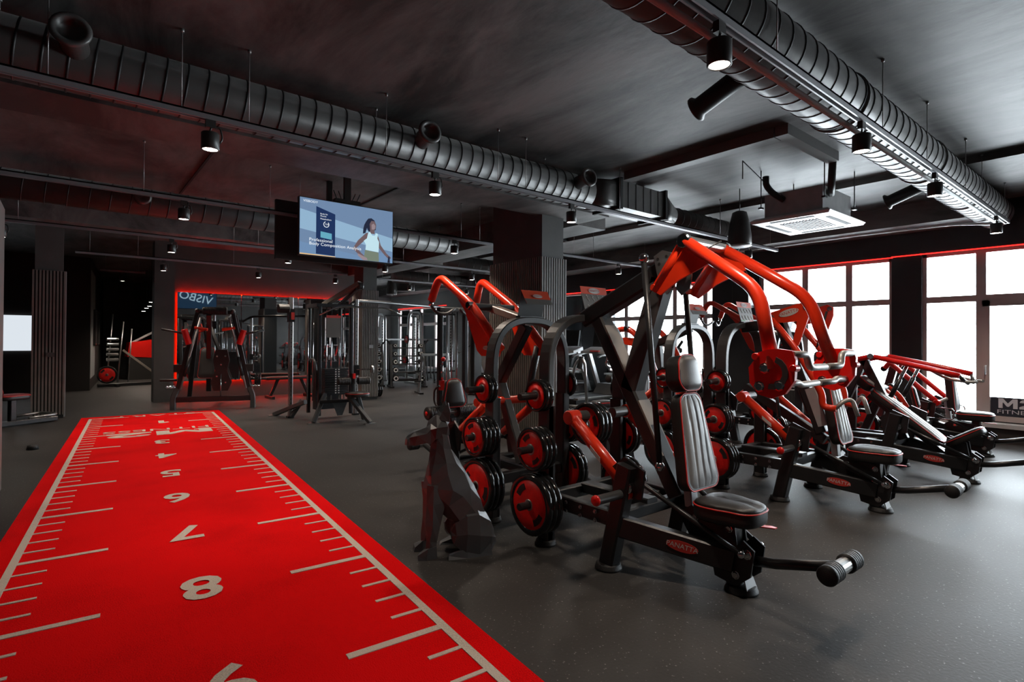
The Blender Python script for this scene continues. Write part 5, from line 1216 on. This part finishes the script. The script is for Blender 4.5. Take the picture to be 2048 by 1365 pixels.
# ================================================================ treadmills along the windows
def make_treadmill():
    r = thing('treadmill', 'x', 'treadmill')
    MB().loft([[V(-.40, -.95, .04), V(.40, -.95, .04), V(.40, .75, .04), V(-.40, .75, .04)], [V(-.40, -.95, .15), V(.40, -.95, .15), V(.40, .75, .20), V(-.40, .75, .20)]]).build('deck', black, r)
    MB().box((-.27, -.93, .155), (.27, .50, .168)).build('running_belt', rubberm, r)
    for s_ in (-1, 1):
        MB().box((s_*.34-.06, -.90, .15), (s_*.34+.06, .55, .185)).build('side_rail', steel, r)
        MB().bar((s_*.36, .62, .15), (s_*.36, .22, 1.12), .10, .07, (0, 1, 0)).build('upright', galv, r)
        MB().tube([(s_*.36, .25, 1.08), (s_*.36, -.20, 1.02), (s_*.36, -.30, .98)], .025, 10, .1).build('handrail', black2, r)
        MB().box((s_*.36-.04, -.93, 0), (s_*.36+.04, -.85, .05)).build('foot', black, r)
        MB().box((s_*.36-.04, .60, 0), (s_*.36+.04, .70, .05)).build('foot', black, r)
    MB().loft([[V(-.30, .30, .18), V(.30, .30, .18), V(.36, .80, .18), V(-.36, .80, .18)], [V(-.26, .42, .40), V(.26, .42, .40), V(.32, .76, .40), V(-.32, .76, .40)]]).build('motor_cover', black2, r)
    MB().loft([[V(-.42, .02, 1.06), V(.42, .02, 1.06), V(.42, .34, 1.12), V(-.42, .34, 1.12)], [V(-.40, .04, 1.11), V(.40, .04, 1.11), V(.40, .34, 1.20), V(-.40, .34, 1.20)]]).build('console', galv, r)
    MB().box((-.12, .0, 1.10), (.12, .06, 1.13)).build('red_stop_panel', redlabel, r)
    sc_ = MB().platep([(-.30, .30, 1.22), (.30, .30, 1.22), (.30, .36, 1.58), (-.30, .36, 1.58)], (0, 1, 0), .03).build('screen', slat_b, r)
    return r
tm = make_treadmill(); KIDS.pop(tm, None)
spots = [(8.75, 7.95, 'treadmill in the window gap right of the broad pillar'), (8.75, 9.0, 'second treadmill right of the broad pillar'), (8.75, 10.05, 'treadmill hidden behind the broad pillar'), (8.85, 11.5, 'treadmill left of the broad pillar, nearer one'), (8.85, 12.5, 'treadmill against the pale wall left of the broad pillar')]
for i, (x, y, lb) in enumerate(spots):
    if i == 0: tm.location = (x, y, 0); tm.rotation_euler = (0, 0, -PI/2); tm['label'] = lb; tm['group'] = 'treadmills facing the windows'
    else: dup(tm, (x, y, 0), -PI/2, lb, 'treadmills facing the windows')
# chrome dip frame
df = thing('floor_frame', 'small chrome hooped stand before the treadmills', 'stand', (7.9, 7.5, 0), .2)
MB().tube([(-.2, -.3, .05), (-.2, .3, .05)], .03, 10).build('floor_tube', steel, df); MB().tube([(-.2, -.25, .06), (-.05, -.1, .9), (0, 0, 1.0)], .03, 10, .1).build('inclined_tube', steel, df)
MB().tube([(-.2, .25, .06), (-.05, .1, .9), (0, 0, 1.0)], .03, 10, .1).build('inclined_tube', steel, df); MB().cyl((-.05, 0, .78), (.0, 0, 1.02), .05).build('head_block', black2, df)
MB().bar((-.2, 0, .05), (.35, 0, .05), .06, .05, (0, 1, 0)).build('floor_spine', black2, df)

# ================================================================ dim left side: bench machine, bright screen, corridor equipment
o = struct(MB().box((-1.35, 17.40, 1.02), (-.60, 17.44, 1.86)).build('window_9', em('far_daylight', (.72, .78, .84), 1.0)), 'small bright far window at the left')
lm = thing('leg_machine', 'dark leg machine with maroon seat glimpsed between the two left pillars', 'gym machine', (-.62, 11.0, 0), .6)
seat_pad(lm, (0, 0, .40), (1, 0, 0), .42, .34, .28, .08, mtop=mat('maroon_leather', (.20, .02, .02), .4))
pad(lm, (-.26, 0, .46), (0, -1, 0) if False else (0, 1, 0), (-.25, 0, 1), .30, .24, .62, .09, 'backrest', MATS['maroon_leather'], leather, grooves=False, nu=14)
MB().bar((0, 0, .05), (0, 0, .40), .08, .08, (1, 0, 0)).build('seat_post', black, lm)
MB().bar((-.4, 0, .05), (.6, 0, .05), .10, .07, (0, 1, 0)).build('floor_beam', black, lm); MB().bar((-.36, -.3, .04), (-.36, .3, .04), .08, .06, (1, 0, 0)).build('cross_foot', black, lm)
MB().tube([(.1, -.2, .12), (.5, -.2, .14), (.5, .2, .14), (.1, .2, .12)], .02, 8, .08).build('foot_loop', steel, lm)
MB().bar((-.40, 0, .05), (-.55, 0, 1.35), .10, .10, (0, 1, 0)).build('mast', black, lm)
MB().lathe([(0, 0), (.42, 0), (.46, .05), (.42, .12), (0, .12)], (-.9, .25, .95), (0, 1, 0), 24).build('shroud', bronze, lm)
MB().box((-1.0, .1, 1.25), (-.80, .14, 1.34)).build('display', em('tiny_display', (.3, .36, .4), 1.), lm)
cm = thing('corridor_plate_machine', 'red plate machine with tall chrome bars deep in the dim corridor', 'gym machine', (1.15, 18.6, 0), .2)
for k, (a, b_) in enumerate(((-.3, -.15), (-.05, .1), (.2, .3))):
    MB().tube([(a, 0, .1), (b_, .1, 2.0-.2*k)], .018, 8).build('chrome_bar', steel, cm)
MB().bar((-.5, 0, .05), (.8, 0, .05), .10, .08, (0, 1, 0)).build('floor_beam', black, cm); MB().bar((-.1, -.3, .04), (-.1, .5, .04), .08, .06, (1, 0, 0)).build('cross_foot', black, cm)
MB().bar((.05, -.05, 1.0), (.85, -.1, .3), .05, .06, (0, 1, 0)).build('inclined_beam', taupe, cm)
for k in range(5): MB().cyl((-.32, -.05, .75+k*.14), (-.05, -.05, .75+k*.14), .045, 12).build('stored_handle', chrome, cm)
pp = make_plate('weight_plate', .24, .05); pp.location = (.86, 18.35, .34); pp.rotation_euler = (0, 0, 1.2); pp['label'] = 'big red plate on the corridor machine at the far left'; pp['group'] = 'plates stored on the machines'
cm2 = thing('corridor_press_machine', 'machine with glowing red shroud at the end of the dim corridor', 'gym machine', (1.95, 21.3, 0), .2)
MB().loft([[V(-.45, 0, .75), V(.30, 0, .70), V(.30, .3, .70), V(-.45, .3, .75)], [V(-.40, 0, 1.20), V(.30, 0, 1.30), V(.30, .3, 1.30), V(-.40, .3, 1.20)]]).build('red_shroud', redd, cm2)
MB().box((-.4, 0, 0), (.4, .3, .7)).build('base_cabinet', bronze, cm2); MB().bar((-.3, .1, 1.2), (.3, .1, 1.55), .05, .06, (0, 1, 0)).build('top_arm', galv, cm2)
for k in range(2):
    t_ = .28+.17*k
    mo = thing('wall_monitor', ['nearer dark screen on the grey inner wall by the corridor', 'farther dark screen on the grey inner wall by the corridor'][k], 'monitor', (.475+.0755*(1.5+1.5*k)+.03, 17.5+(1.5+1.5*k), 1.62), -.0755)
    MB().box((-.03, -.5, -.48), (.02, .5, .48)).build('casing', bronze, mo); MB().box((.02, -.46, -.44), (.024, .46, .44)).build('screen', slat_b, mo)
pf = tag(MB().lathe([(0, 0), (.06, 0), (.05, .05), (0, .06)], (-.30, 8.6, 0), (0, 0, 1), 14).build('floor_socket', rubberm), 'small black floor socket near the left edge', 'socket')
